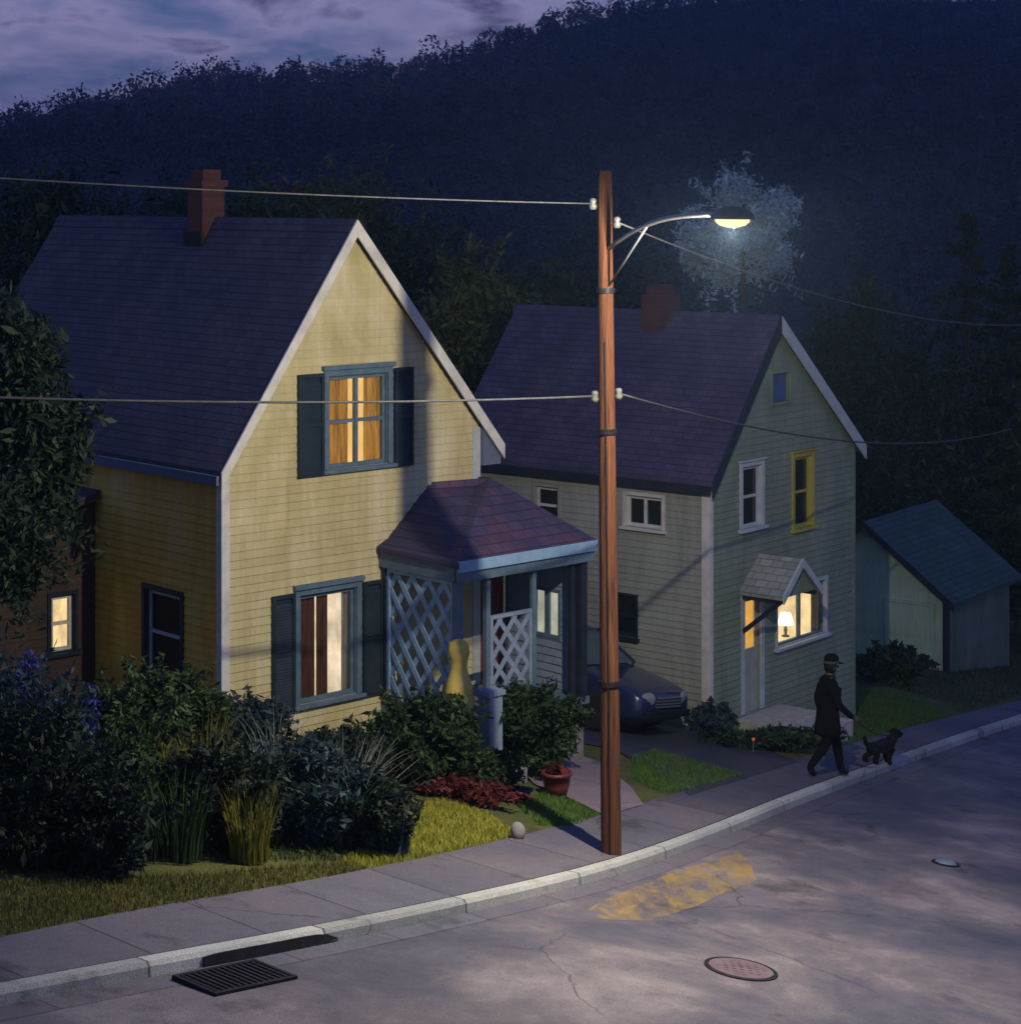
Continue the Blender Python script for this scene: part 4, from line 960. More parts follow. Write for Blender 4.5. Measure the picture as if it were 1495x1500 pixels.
def blades(n, h, spread, lean, width, seed, seg=4):
    r = np.random.default_rng(seed); a = r.uniform(0, 2 * np.pi, n); rr = spread * np.sqrt(r.uniform(0, 1, n))
    base = np.stack([np.cos(a) * rr, np.sin(a) * rr, np.zeros(n)], 1); az = a + r.normal(0, .7, n)
    H = h * r.uniform(.55, 1.05, n); ln = lean * H * r.uniform(.2, 1.1, n); d = np.stack([np.cos(az), np.sin(az), np.zeros(n)], 1); s = np.stack([-np.sin(az), np.cos(az), np.zeros(n)], 1)
    fa = r.uniform(0, np.pi, n)[:, None]; s = s * np.cos(fa) + d * np.sin(fa)
    V = []; 
    for j in range(seg + 1):
        t = j / seg; c = base + d * (ln * t ** 2)[:, None] + np.array([0, 0, 1]) * (H * (t - .25 * (ln / H) * t ** 2))[:, None]; wv = width * (1 - t * .93)
        V += [c - s * wv, c + s * wv]
    V = np.stack(V, 1); per = 2 * (seg + 1); o = np.arange(n)[:, None] * per
    Fq = np.concatenate([o + np.array([[2 * j, 2 * j + 1, 2 * j + 3, 2 * j + 2]]) for j in range(seg)], 0)
    return V.reshape(-1, 3), Fq
def grass_clump(name, loc, h, spread, label, mat, n=160, lean=.45, width=.012, seed=0, cat='plant', group=None, heads=None):
    V, Fq = blades(n, h, spread, lean, width, seed)
    if heads is None:
        o = npmesh(name, V, Fq, mat, loc=loc); return tag(o, label, cat, group)
    t = empty(name, loc, label=label, cat=cat, group=group); npmesh('foliage', V, Fq, mat, t)
    r = np.random.default_rng(seed + 1); pts = []; m = MB()
    for i in range(heads[1]):
        a = r.uniform(0, 6.28); rr = spread * r.uniform(.1, .8); x, y = math.cos(a) * rr, math.sin(a) * rr; hh = h * r.uniform(.9, 1.25)
        m.tube([(x * .6, y * .6, 0), (x, y, hh)], .008, 5); k_ = 60
        V, Fq = leaf_quads(np.stack([x + r.normal(0, .04, k_), y + r.normal(0, .04, k_), hh - r.uniform(0, .45, k_) * h * .8], 1), .028, 1.1); npmesh('blossom', V, Fq, heads[0], t)
    m.build('stem', mat, t); return t
# two large round bushes before the porch
def gp(px, py): return G(px, py)
shrub('round_bush', gp(618, 1150), (.82, .75, .66), 'large round dark bush in front of the porch lattice', L_bush, 13000, .034, 1)
shrub('round_bush', gp(785, 1135), (.68, .68, .70), 'round bush in front of the porch right end', L_bush, 10000, .033, 2)
shrub('low_bush', gp(702, 1158), (.55, .5, .30), 'low bush filling the gap between the two round bushes', L_bush, 5000, .032, 4)
# garden bed
bed = [
    (60, 1268, .95, .8, .90, L_bed, 5, 'dark bush at the left corner of the garden bed'),
    (-15, 1235, 1.0, .8, 1.05, L_bluegrn, 6, 'blue-tinged bush cut by the left edge of the bed'),
    (185, 1215, .7, .6, .95, L_mid, 7, 'bush under the dark side window'),
    (250, 1125, .8, .6, .72, L_mid, 8, 'olive bush touching the shaded side wall'),
    (330, 1240, .8, .6, .62, L_bed, 9, 'dark bush at the middle of the garden bed'),
    (150, 1278, .6, .5, .5, L_bed, 10, 'low dark bush at the front edge of the bed'),
    (440, 1232, .8, .6, .60, L_bluegrn, 12, 'blue-green bush under the brown-curtained window'),
    (540, 1245, .5, .45, .46, L_bed, 13, 'small dark bush at the end of the bed beside the bright lawn'),
    (375, 1105, .5, .42, .42, L_bluegrn, 14, 'small bush against the corner of the ochre front wall'),
    (490, 1150, .75, .55, .40, L_bed, 15, 'dark bush against the ochre front wall under the window sill'),
]
for px, py, rx, ry, rz, mt, sd, lab in bed: shrub('garden_bush', gp(px, py), (rx, ry, rz), lab, mt, 7000, .032, sd, group='bushes of the garden bed')
clumps = [
    (120, 1225, 1.35, .3, L_mid, (L_flower, 10), 'blue-flowered plant beside the left corner bush', 21),
    (40, 1200, 1.5, .28, L_bluegrn, (L_flower, 10), 'tall blue-flowered plant near the left edge', 22),
    (300, 1195, 1.15, .22, L_spear, None, 'upright yellow-green blades under the house corner', 23),
    (205, 1190, 1.1, .3, L_spear, None, 'yellow-green blades beneath the dark side window', 24),
    (365, 1260, .85, .2, L_spear, None, 'short yellow-green blades at the middle of the bed', 25),
    (505, 1235, 1.25, .25, L_pale, None, 'pale arching grass beside the round bush', 26),
    (400, 1215, 1.1, .35, L_bluegrn, None, 'dense blue-green blades under the lit window', 27),
    (455, 1195, 1.0, .3, L_bluegrn, None, 'blue-green blades right of the lit window sill', 28),
    (575, 1252, .62, .18, L_bluegrn, None, 'small leafy tuft standing on the bright lawn edge', 29),
    (410, 1140, .95, .3, L_pale, None, 'pale fine grass in front of the ochre wall below the lit window', 36),
    (520, 1165, .85, .25, L_pale, None, 'short pale grass between the lit window and the round bush', 37),
    (255, 1255, .9, .3, L_mid, None, 'green blades at the front of the bed', 30),
]
for px, py, h, sprd, mt, hd, lab, sd in clumps:
    grass_clump('garden_plant', gp(px, py), h, sprd, lab, mt, 110 if mt is L_pale else 190, .9 if mt is L_pale else .3, .009 if mt is L_pale else .014, sd, group='blade plants of the garden bed', heads=hd)
shrub('red_leaved_border', gp(672, 1172), (.75, .22, .13), 'low dark red leaved border before the round bush', L_red, 1500, .035, 41, 'plant').rotation_euler = (0, 0, R(-25))
shrub('corner_bush', gp(1042, 1085), (.34, .3, .3), 'small dark bush at the near corner of the green house', L_bluegrn, 1200, .045, 42)
shrub('dark_band_foliage', gp(1128, 1098), (1.15, .28, .17), 'low dark foliage added for the dark band along the lawn of the green house', L_dark, 2600, .04, 43, 'hedge').rotation_euler = (0, 0, R(12))  # made-up planting in place of the dark ground strip at the lawn edge
shrub('shed_bush', gp(1305, 1000), (.75, .6, .42), 'dark bush beside the shed gable', L_dark, 2200, .06, 44)
# lawn grass (uncountable)
def in_poly(x, y, poly):
    c = np.zeros(len(x), bool); j = len(poly) - 1
    for i in range(len(poly)):
        xi, yi = poly[i]; xj, yj = poly[j]
        c ^= ((yi > y) != (yj > y)) & (x < (xj - xi) * (y - yi) / (yj - yi + 1e-12) + xi); j = i
    return c
def lawn(name, px, mat, dens, h, lab, seed):
    poly = [(p.x, p.y) for p in (G(*q) for q in px)]; P_ = np.array(poly); r = np.random.default_rng(seed)
    lo2, hi2 = P_.min(0), P_.max(0); n = int((hi2 - lo2).prod() * dens); x = r.uniform(lo2[0], hi2[0], n); y = r.uniform(lo2[1], hi2[1], n)
    k_ = in_poly(x, y, poly); x, y = x[k_], y[k_]; n = len(x)
    V, Fq = blades(n, h, .0, .7, .0055, seed, 2); z = np.array([g(a_, b_) for a_, b_ in zip(x, y)]) - .008
    V = V.reshape(n, -1, 3) + np.stack([x, y, z], 1)[:, None, :]
    o = npmesh(name, V.reshape(-1, 3), Fq, mat); return tag(o, lab, None, None, 'stuff')
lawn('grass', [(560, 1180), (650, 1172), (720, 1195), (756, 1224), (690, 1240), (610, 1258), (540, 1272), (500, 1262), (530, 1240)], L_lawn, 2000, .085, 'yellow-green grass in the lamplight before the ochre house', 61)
lawn('grass', [(540, 1273), (480, 1286), (300, 1318), (80, 1356), (0, 1372), (0, 1290), (300, 1280), (500, 1263)], L_lawn3, 1500, .085, 'olive grass coloured as in shade along the garden bed', 67)
lawn('grass', [(757, 1180), (790, 1162), (835, 1172), (880, 1195), (835, 1212), (790, 1208)], L_lawn2, 2400, .08, 'green grass left of the pole', 62)
lawn('grass', [(925, 1110), (960, 1100), (1040, 1122), (1092, 1136), (1005, 1160), (965, 1160), (925, 1140)], L_lawn2, 2400, .08, 'green grass right of the pole', 63)
lawn('grass', [(1050, 1066), (1160, 1090), (1230, 1092), (1400, 1048), (1300, 1010), (1180, 1012), (1090, 1046)], L_lawn2, 700, .09, 'darker grass in front of the green house', 64)
lawn('grass', [(0, 1372), (0, 1280), (300, 1262), (520, 1262), (560, 1180), (480, 1120), (330, 1095), (0, 1150)], L_bush, 700, .1, 'dark ground cover of the garden bed', 65)
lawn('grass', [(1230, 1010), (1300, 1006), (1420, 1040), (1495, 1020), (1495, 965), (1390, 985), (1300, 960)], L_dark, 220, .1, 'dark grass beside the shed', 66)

# ------------------------------------------------------------------ hills
ridge_px = [(-400, 215), (-150, 190), (0, 176), (100, 156), (230, 116), (330, 86), (420, 90), (520, 86), (600, 78), (700, 48), (800, 14), (900, -12), (1050, -34), (1200, -40), (1350, -30), (1500, -34), (1800, -20), (2100, 40)]
RY = 420.0
rx_ = np.array([(p - CX) / F * RY for p, _ in ridge_px]); rz_ = np.array([CZ - (q - HY) / F * RY - 5.0 for _, q in ridge_px])
def hill_z(x, y):
    r_ = float(np.interp(x * (RY / 420.0), rx_, rz_)); t = min(1, max(0, (y - 85) / (RY - 85)))
    base = g(x, 80) - 3
    back = max(0, (y - RY) / 300)
    nz = 5.0 * mnoise.fractal((x * .02, y * .02, 3.3), .9, 2.1, 4) * min(1, t * 2) * (1 - .8 * t)
    fold = 4.0 * mnoise.noise((x * .018 + 4, y * .006, 1)) * math.sin(math.pi * min(t, 1))
    return base + (r_ - base) * (.25 * t + .75 * t ** 1.5) + nz + fold - back * 30
hx = np.linspace(-190, 260, 130); hy = np.concatenate([np.linspace(84, 420, 60), np.linspace(440, 800, 8)])
M['hill'] = surf('wooded_slope', [(.3, (.012, .016, .022)), (.5, (.024, .027, .03)), (.7, (.04, .037, .034))], .12, .95, bscale=.6, bdist=1.2)
strip([[(x, y, hill_z(x, y)) for x in hx] for y in hy], 'hill', M['hill'], kind='structure')
# the wood on it: crowns as loose leaf clumps, too many to count
n_t = 4200; xs_ = rng.uniform(-150, 200, n_t * 2); ys_ = 88 + 340 * rng.uniform(0, 1, n_t * 2) ** .8
keep = np.abs(xs_ / ys_) < .33; xs_, ys_ = xs_[keep][:n_t], ys_[keep][:n_t]
Cc = []; Sz = []; Tn = []
for x, y in zip(xs_, ys_):
    z = hill_z(x, y); hgt = rng.uniform(2.6, 5.0) * (1.5 if rng.random() < .12 else 1); con = rng.random() < .35; rad = hgt * (rng.uniform(.2, .28) if con else rng.uniform(.3, .46)); k_ = 120; Tn.append(np.full(k_, rng.uniform(.0, .6) + .75 * min(1, max(0, (y - 250) / 150)) * min(1, max(0, (40 - x) / 60)) * rng.uniform(.4, 1)))
    d = rand_dirs(k_) * rng.uniform(.6, 1.05, (k_, 1)); d[:, 2] *= 1.25
    if con: hh_ = rng.uniform(0, 1, k_) ** 1.5; d = np.stack([d[:, 0] * (1.05 - hh_), d[:, 1] * (1.05 - hh_), (hh_ - .75) * hgt / rad], 1)
    c = d * rad + np.array([x, y, z + hgt - rad * 1.1]); Cc.append(c); Sz.append(np.full(k_, .075 * rad + .05 + y * .0003))
Cc = np.concatenate(Cc); Sz = np.concatenate(Sz); V, Fq = leaf_quads(Cc, Sz, 1.2)
o = npmesh('hillside_forest', V, Fq, L_hill); at_ = o.data.attributes.new('tone', 'FLOAT', 'FACE'); at_.data.foreach_set('value', np.concatenate(Tn).astype(np.float32)); tag(o, 'dark bluish forest covering the hillside', None, None, 'stuff')

# ------------------------------------------------------------------ evening haze
hm, hnt, hb = newmat('evening_haze'); hnt.nodes.remove(hb); pv = hnt.nodes.new('ShaderNodeVolumePrincipled')
pv.inputs['Color'].default_value = (.42, .66, 1, 1); pv.inputs['Density'].default_value = .00046; pv.inputs['Anisotropy'].default_value = .55
hnt.links.new(pv.outputs[0], hnt.nodes['Material Output'].inputs['Volume'])
m = MB(); m.box(-950, 950, -90, 1600, -60, 85); hz = m.build('haze', hm); tag(hz, 'thin blue evening haze between the street and the hillside', None, None, 'stuff')
# ------------------------------------------------------------------ street details
def align(o, z_up=True):
    nrm = Vector((-PB, -PC, 1)).normalized(); return Vector((0, 0, 1)).rotation_difference(nrm)
SL = Vector((0, 0, 1)).rotation_difference(Vector((-PB, -PC, 1)).normalized())
def R_(px, py):                       # the spot of the road surface a pixel shows
    p = G(px, py)
    for _ in range(4):
        k = (px - CX) / F; h = -(py - HY) / F; Y = (-5.486 - .10) / (h - PB * k - PC); p = Vector((k * Y, Y, CZ + h * Y))
    return p
# storm drain
a, b, c_, d_ = R_(350, 1436), R_(433, 1408), R_(520, 1442), R_(428, 1470)
ex = (b - a).normalized(); ctr = (a + b + c_ + d_) / 4
kd = (flat(G(470, 1357)) - flat(G(250, 1398))).normalized(); ang = math.atan2(kd.y, kd.x)
i_near = min(range(NK), key=lambda i: (K[i] - flat(ctr)).length); kq = K[i_near] + KN[i_near] * .42
dr_o = empty('drain_grate', (kq.x, kq.y, road_z(kq.x, kq.y) + .035), ang, label='black iron storm drain grate in the road beside the kerb', cat='drain grate'); dr_o.rotation_mode = 'QUATERNION'
from mathutils import Quaternion
dr_o.rotation_quaternion = SL @ Quaternion((0, 0, 1), ang)
m = MB(); LX, LY, t = .50, .27, .04
m.box(-LX, LX, -LY, -LY + t, -.03, .012); m.box(-LX, LX, LY - t, LY, -.03, .012); m.box(-LX, -LX + t, -LY + t, LY - t, -.03, .012); m.box(LX - t, LX, -LY + t, LY - t, -.03, .012)
m.build('frame', M['darkmetal'], dr_o)
m = MB()
for i in range(13): x = -LX + .08 + i * (2 * LX - .16) / 12; m.box(x - .018, x + .018, -LY + t, LY - t, -.03, .009)
m.build('grille', M['darkmetal'], dr_o)
m = MB(); m.box(-LX + t, LX - t, -LY + t, LY - t, -.028, -.024); m.build('pit', M['dark'], dr_o)
# kerb inlet mouth
m = MB(); 
i0 = min(range(NK), key=lambda i: (K[i] - flat(G(255, 1397))).length); i1_ = min(range(NK), key=lambda i: (K[i] - flat(G(500, 1350))).length)
A, B = flat(G(262, 1396)), flat(G(545, 1341)); vs = []
N_ = 14; inl = resample_n([K[i] for i in range(i0, i1_ + 1)], N_); nn = normals(inl)
base_ = inl[N_ // 2].copy(); base_.z = g(base_.x, base_.y)
for ii, (p, nr) in enumerate(zip(inl, nn)):
    z = g(p.x, p.y); tp = -.018 - .07 * (abs(ii / (N_ - 1) - .45) / .55) ** 8
    vs += [Vector((p.x + nr.x * a_, p.y + nr.y * a_, z + h_)) - base_ for a_, h_ in ((.03, -.106), (.016, tp), (.0, tp), (.0, -.12))]
m.add(vs, [(i * 4 + k, i * 4 + k + 1, (i + 1) * 4 + k + 1, (i + 1) * 4 + k) for i in range(N_ - 1) for k in range(3)] + [(0, 1, 2, 3), (4 * N_ - 4, 4 * N_ - 3, 4 * N_ - 2, 4 * N_ - 1)])
tag(m.build('drain_inlet', M['darkmetal'], loc=base_), 'long black iron inlet plate set in the kerb above the drain grate', 'drain inlet')
# manhole covers
def cover(px, py, r, mat, label, dome=.012):
    p = R_(px, py); p.z = road_z(p.x, p.y) + .055
    o = empty('manhole_cover', p, label=label, cat='manhole cover', group='covers set in the road'); o.rotation_mode = 'QUATERNION'; o.rotation_quaternion = SL
    m = MB(); m.lathe([(r + .045, -.05), (r + .045, .0), (r + .008, .006), (r + .008, -.03)], n=36).build('frame', M['darkmetal'], o)
    m = MB(); m.lathe([(r, -.04), (r, .004), (r * .8, .004 + dome * .5), (.001, .004 + dome)], n=36)
    for i in range(-3, 4):
        for j in range(-3, 4):
            if math.hypot(i, j) < 3.1: m.box(i * r * .24 - .02, i * r * .24 + .02, j * r * .24 - .02, j * r * .24 + .02, .002, .010 + dome * (1 - math.hypot(i, j) / 4))
    m.build('lid', mat, o)
M['pinklid'] = surf('rusty_lid', [(.3, (.11, .08, .095)), (.7, (.18, .135, .15))], 5, .55, metal=.2)
M['bluelid'] = surf('blue_steel_lid', [(.3, (.13, .19, .25)), (.7, (.24, .30, .35))], 5, .35, metal=.4)
cover(1085, 1424, .32, M['pinklid'], 'pinkish rusty round manhole cover in the lower road')
cover(1385, 1268, .14, M['bluelid'], 'small bluish round cover in the lamplit road', .05)
# yellow light on the road, put into a thin coloured sheet
def light_patch_mat():
    m, nt, b = newmat('painted_yellow_light'); v = coords(nt); n = noise(nt, coords(nt, (1.9, .75, 1)), 2.0, 10, .72, .4)
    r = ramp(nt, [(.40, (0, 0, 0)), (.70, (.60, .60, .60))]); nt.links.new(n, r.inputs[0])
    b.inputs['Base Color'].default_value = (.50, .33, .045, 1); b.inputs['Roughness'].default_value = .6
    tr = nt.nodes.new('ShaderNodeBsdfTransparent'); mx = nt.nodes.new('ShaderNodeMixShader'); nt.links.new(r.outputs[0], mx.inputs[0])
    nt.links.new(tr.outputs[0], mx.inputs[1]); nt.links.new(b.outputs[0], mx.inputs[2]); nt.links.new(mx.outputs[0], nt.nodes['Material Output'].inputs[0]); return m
M['yellowlight'] = light_patch_mat()
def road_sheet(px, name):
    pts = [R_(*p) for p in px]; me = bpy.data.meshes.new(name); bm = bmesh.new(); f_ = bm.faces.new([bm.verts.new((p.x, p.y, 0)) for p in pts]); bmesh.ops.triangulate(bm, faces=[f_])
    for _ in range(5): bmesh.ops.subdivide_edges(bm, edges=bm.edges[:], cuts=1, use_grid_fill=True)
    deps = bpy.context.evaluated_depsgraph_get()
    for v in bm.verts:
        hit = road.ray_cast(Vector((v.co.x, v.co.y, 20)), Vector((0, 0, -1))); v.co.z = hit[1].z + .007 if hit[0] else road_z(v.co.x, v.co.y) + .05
    bm.to_mesh(me); bm.free(); me.materials.append(M['yellowlight']); o = bpy.data.objects.new(name, me); COL.objects.link(o); return tag(o, kind='structure')
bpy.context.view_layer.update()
road_sheet([(930, 1300), (1000, 1272), (1082, 1250), (1096, 1262), (1108, 1292), (1060, 1310), (1020, 1330), (950, 1352), (880, 1348), (860, 1334), (885, 1318)], 'yellow_light_patch')
# flower pot
p = gp(815, 1166)
pt = empty('flower_pot', p, label='dark red glazed pot on the pinkish path before the bush', cat='pot')
m = MB(); m.lathe([(.001, 0), (.13, 0), (.17, .14), (.185, .27), (.2, .27), (.2, .32), (.17, .32), (.16, .27), (.001, .27)], n=24).build('vessel', M['pot'], pt, smooth=True)
V, Fq = leaf_quads(lump_crown(260, (.16, .16, .1), 6, .5, 77) + np.array([0, 0, .34]), .03); npmesh('foliage', V, Fq, L_red, pt)
p = gp(745, 1172); m = MB(); m.lathe([(.001, 0), (.17, 0), (.22, .12), (.235, .12), (.235, .14), (.205, .14), (.16, .03), (.001, .03)], n=28, sx=1.35, sy=.7)
tb = m.build('garden_tub', M['tub'], smooth=True, loc=p); tag(tb, 'low oval navy tub on the grass before the round bush', 'tub')
p = gp(757, 1228); bm = bmesh.new(); bmesh.ops.create_icosphere(bm, subdivisions=3, radius=.09)
for v in bm.verts: v.co *= 1 + .25 * mnoise.noise(v.co * 6); v.co.z = v.co.z * 1.25 + .08
me = bpy.data.meshes.new('stone'); bm.to_mesh(me); bm.free(); me.materials.append(M['found']); o = bpy.data.objects.new('edging_stone', me); COL.objects.link(o); o.location = p; tag(o, 'small pale stone at the corner of the bright lawn', 'stone')
p = gp(1103, 1103); mk = empty('reflector_stake', p, label='short stake with a self-glowing orange-red reflector by the low dark foliage', cat='reflector')
M['reflector'] = glow('self_glowing_reflector', (1, .12, .03), .6, 0)  # reflector made to glow itself instead of throwing light back
m = MB(); m.tube([(0, 0, -.1), (0, 0, .22)], .012, 8); m.build('stake', M['metal'], mk)
m = MB(); m.lathe([(.001, -.012), (.022, -.012), (.025, .0), (.02, .012), (.001, .014)], n=14); rr_ = m.build('reflector', M['reflector'], mk, loc=(0, -.015, .22)); rr_.rotation_euler = (R(90), 0, 0)

# ------------------------------------------------------------------ car in the drive
cpos = Vector((2.42, 32.35, 0)); cpos.z = g(cpos.x, cpos.y) + .012
cdir = Vector((.778, -.628)); cang = math.atan2(cdir.y, cdir.x)
car = empty('parked_car', cpos - Vector((0, 0, 0)), 0, label='dark navy car parked on the driveway between the two houses', cat='car')
car.rotation_mode = 'QUATERNION'; car.rotation_quaternion = SL @ Quaternion((0, 0, 1), cang)
cm_, cnt, cb_ = newmat('navy_car_paint'); cb_.inputs['Base Color'].default_value = (.014, .022, .07, 1); cb_.inputs['Roughness'].default_value = .25; cb_.inputs['Coat Weight'].default_value = .6; M['carpaint'] = cm_
M['carglass'] = surf('car_glass', [(.3, (.05, .085, .095)), (.7, (.08, .12, .13))], 2, .12, spec=.7, bdist=0)
M['tyre'] = surf('tyre_rubber', [(.3, (.012, .012, .012)), (.7, (.02, .02, .02))], 8, .8)
M['lens'] = surf('headlight_lens', [(.3, (.18, .21, .23)), (.7, (.28, .31, .33))], 8, .1, spec=.7, bdist=0)
# local: x forward, front bumper at x = 0, back at -4.2
st = [  # x, half width low, half width shoulder, z bottom, z shoulder, roof (half width, z) or None
    (0.00, .62, .60, .32, .60, None), (-.10, .74, .70, .22, .70, None), (-.35, .80, .77, .2, .78, None), (-.9, .83, .80, .2, .86, None), (-1.28, .84, .81, .2, .92, None),
    (-1.9, .84, .82, .2, .93, (.58, 1.36)), (-2.5, .84, .82, .2, .93, (.60, 1.41)), (-3.1, .84, .82, .2, .93, (.57, 1.36)), (-3.62, .83, .80, .22, .93, None), (-4.05, .78, .74, .26, .9, None), (-4.2, .68, .64, .36, .72, None)]
def ring(s_):
    x, wl, ws, zb_, zs, rf = s_
    pr = [(-wl * .9, zb_), (-wl, zb_ + .15), (-wl * 1.01, (zb_ + zs) / 2), (-ws, zs - .03), (-ws * .93, zs), (-ws * .5, zs + .025), (0, zs + .035), (ws * .5, zs + .025), (ws * .93, zs), (ws, zs - .03), (wl * 1.01, (zb_ + zs) / 2), (wl, zb_ + .15), (wl * .9, zb_)]
    return [(x, y, z) for y, z in pr]
m = MB(); rings = [ring(s_) for s_ in st]; n = len(rings[0]); vs = [p for r_ in rings for p in r_]
fs = [(i * n + k, i * n + (k + 1) % n, (i + 1) * n + (k + 1) % n, (i + 1) * n + k) for i in range(len(rings) - 1) for k in range(n)]
m.add(vs, fs + [tuple(range(n)), tuple(range((len(rings) - 1) * n, len(rings) * n))[::-1]]); body = m.build('body', M['carpaint'], car, smooth=True)
sub = body.modifiers.new('s', 'SUBSURF'); sub.levels = 1; sub.render_levels = 2
cab = [(-1.25, .74, .93), (-1.95, .57, 1.37), (-2.5, .59, 1.42), (-3.1, .56, 1.37), (-3.75, .72, .93)]
m = MB(); m.add([(-1.95, -.57, 1.37), (-1.95, .57, 1.37), (-2.5, .59, 1.42), (-2.5, -.59, 1.42), (-3.1, .56, 1.37), (-3.1, -.56, 1.37), (-1.95, -.55, 1.33), (-1.95, .55, 1.33), (-3.1, .54, 1.33), (-3.1, -.54, 1.33)], [(0, 1, 2, 3), (3, 2, 4, 5), (0, 6, 7, 1), (5, 4, 8, 9), (0, 3, 5, 9, 6), (1, 7, 8, 4, 2)])
for sg in (-1, 1):
    for (p, q) in (((-1.25, .76, .93), (-1.95, .575, 1.36)), ((-2.52, .80, .93), (-2.5, .60, 1.40)), ((-3.72, .74, .93), (-3.1, .565, 1.36))): m.bar((p[0], p[1] * sg, p[2]), (q[0], q[1] * sg, q[2]), .07, .05, up=(0, 1, 0))
m.build('cabin_roof', M['carpaint'], car)
m = MB(); m.quad((-1.24, -.74, .94), (-1.24, .74, .94), (-1.94, .56, 1.36), (-1.94, -.56, 1.36)); m.build('windscreen', M['carglass'], car)
m = MB(); m.quad((-3.76, -.72, .94), (-3.76, .72, .94), (-3.11, .55, 1.36), (-3.11, -.55, 1.36)); m.build('rear_window', M['carglass'], car)
for sg in (-1, 1):
    m = MB(); m.add([(-1.3, .765 * sg, .94), (-1.96, .575 * sg, 1.36), (-2.5, .595 * sg, 1.40), (-2.5, .785 * sg, .94), (-3.1, .565 * sg, 1.36), (-3.7, .745 * sg, .94)], [(0, 1, 2, 3), (3, 2, 4, 5)]); m.build('side_window', M['carglass'], car)
    m = MB(); m.lathe([(.001, -.03), (.10, -.03), (.11, .0), (.09, .02), (.001, .03)], n=18, sx=1, sy=1.4); hl = m.build('headlight', M['lens'], car, smooth=True, loc=(-.055, .50 * sg, .62)); hl.rotation_euler = (0, R(90), R(18 * sg))
    for x in (-.82, -3.35):
        wl = MB(); wl.lathe([(.2, -.1), (.29, -.1), (.315, -.07), (.315, .07), (.29, .1), (.2, .1)], n=28); t_ = wl.build('wheel', M['tyre'], car, smooth=True, loc=(x, .76 * sg, .315)); t_.rotation_euler = (R(90), 0, 0)
        rm = MB(); rm.lathe([(.001, -.09), (.2, -.09), (.205, 0), (.2, .09), (.06, .075), (.001, .075)], n=20); rm.build('rim', M['metal'], t_, smooth=True)
    m = MB(); m.box(-1.55, -1.42, .82 * sg - .07, .82 * sg + .07, .93, 1.03); m.build('mirror', M['carpaint'], car, bevel=.02)
m = MB(); m.box(.01, .05, -.6, .6, .34, .46); m.build('bumper', M['darkmetal'], car, bevel=.02)
m = MB()
for i in range(4): m.box(-.02, .03, -.33, .33, .50 + i * .045, .52 + i * .045)
m.build('grille', M['metal'], car)

# ------------------------------------------------------------------ person, dog, leash
def skin_mesh(name, verts, edges, radii, root=0, levels=2):
    me = bpy.data.meshes.new(name + '_skel'); me.from_pydata(verts, edges, []); o = bpy.data.objects.new(name + '_skel', me); COL.objects.link(o)
    md = o.modifiers.new('skin', 'SKIN'); md.use_smooth_shade = True
    for i, r_ in enumerate(radii):
        sv = me.skin_vertices[0].data[i]; sv.radius = (r_, r_) if isinstance(r_, (int, float)) else r_; sv.use_root = (i == root)
    sb = o.modifiers.new('sub', 'SUBSURF'); sb.levels = levels
    bpy.context.view_layer.update(); ev = o.evaluated_get(bpy.context.evaluated_depsgraph_get())
    out = bpy.data.meshes.new_from_object(ev); bpy.data.objects.remove(o)
    for p in out.polygons: p.use_smooth = True
    return out
M['coat'] = surf('black_coat', [(.3, (.004, .004, .005)), (.7, (.008, .008, .010))], 8, .95, spec=.08)
M['trouser'] = surf('black_trousers', [(.3, (.005, .005, .006)), (.7, (.007, .007, .009))], 8, .95, spec=.08)
M['skin'] = surf('skin', [(.3, (.08, .048, .038)), (.7, (.12, .07, .055))], 8, .6)
M['shoe'] = surf('black_shoe', [(.3, (.006, .006, .006)), (.7, (.012, .012, .012))], 8, .5)
M['fur'] = surf('black_fur', [(.3, (.005, .005, .006)), (.7, (.012, .012, .013))], 14, .8, bscale=60, bdist=.012)
M['band'] = surf('olive_hat_band', [(.3, (.045, .042, .02)), (.7, (.08, .075, .03))], 8, .8)
pp = G(1212, 1138); pd = (flat(G(1294, 1129)) - flat(pp)).normalized()
pang = math.atan2(pd.y, pd.x) - .55
person = empty('person', pp, pang, label='person in dark clothes and a banded cap walking a dog along the pavement', cat='person')
# local x forward (walking), y left. slope along the way lowers the front foot a little
def gz(x, y):
    q = Vector((pp.x, pp.y)) + Vector((math.cos(pang), math.sin(pang))) * x + Vector((-math.sin(pang), math.cos(pang))) * y
    return g(q.x, q.y) - pp.z
fL, fR = gz(.24, .1), gz(-.26, -.1)
V_ = [(0, 0, .95), (0, 0, 1.08), (.01, 0, 1.26), (.015, 0, 1.42), (.03, 0, 1.54), (.05, 0, 1.62), (.055, 0, 1.73),      # 0-6 spine, neck, head
      (.02, .10, .90), (.20, .105, .51 + fL * .5), (.27, .10, .10 + fL), (.40, .11, .035 + fL),                          # 7-10 front leg
      (-.01, -.10, .90), (-.08, -.105, .50 + fR * .5), (-.36, -.10, .14 + fR), (-.25, -.11, .035 + fR),                   # 11-14 rear leg
      (.01, .19, 1.40), (-.06, .24, 1.14), (.02, .25, .90), (.05, .25, .83),                                             # 15-18 left arm
      (.01, -.19, 1.40), (.05, -.25, 1.15), (.25, -.24, .97), (.32, -.235, .93)]                                         # 19-22 right arm with the leash
E_ = [(0, 1), (1, 2), (2, 3), (3, 4), (4, 5), (5, 6), (0, 7), (7, 8), (8, 9), (9, 10), (0, 11), (11, 12), (12, 13), (13, 14), (3, 15), (15, 16), (16, 17), (17, 18), (3, 19), (19, 20), (20, 21), (21, 22)]
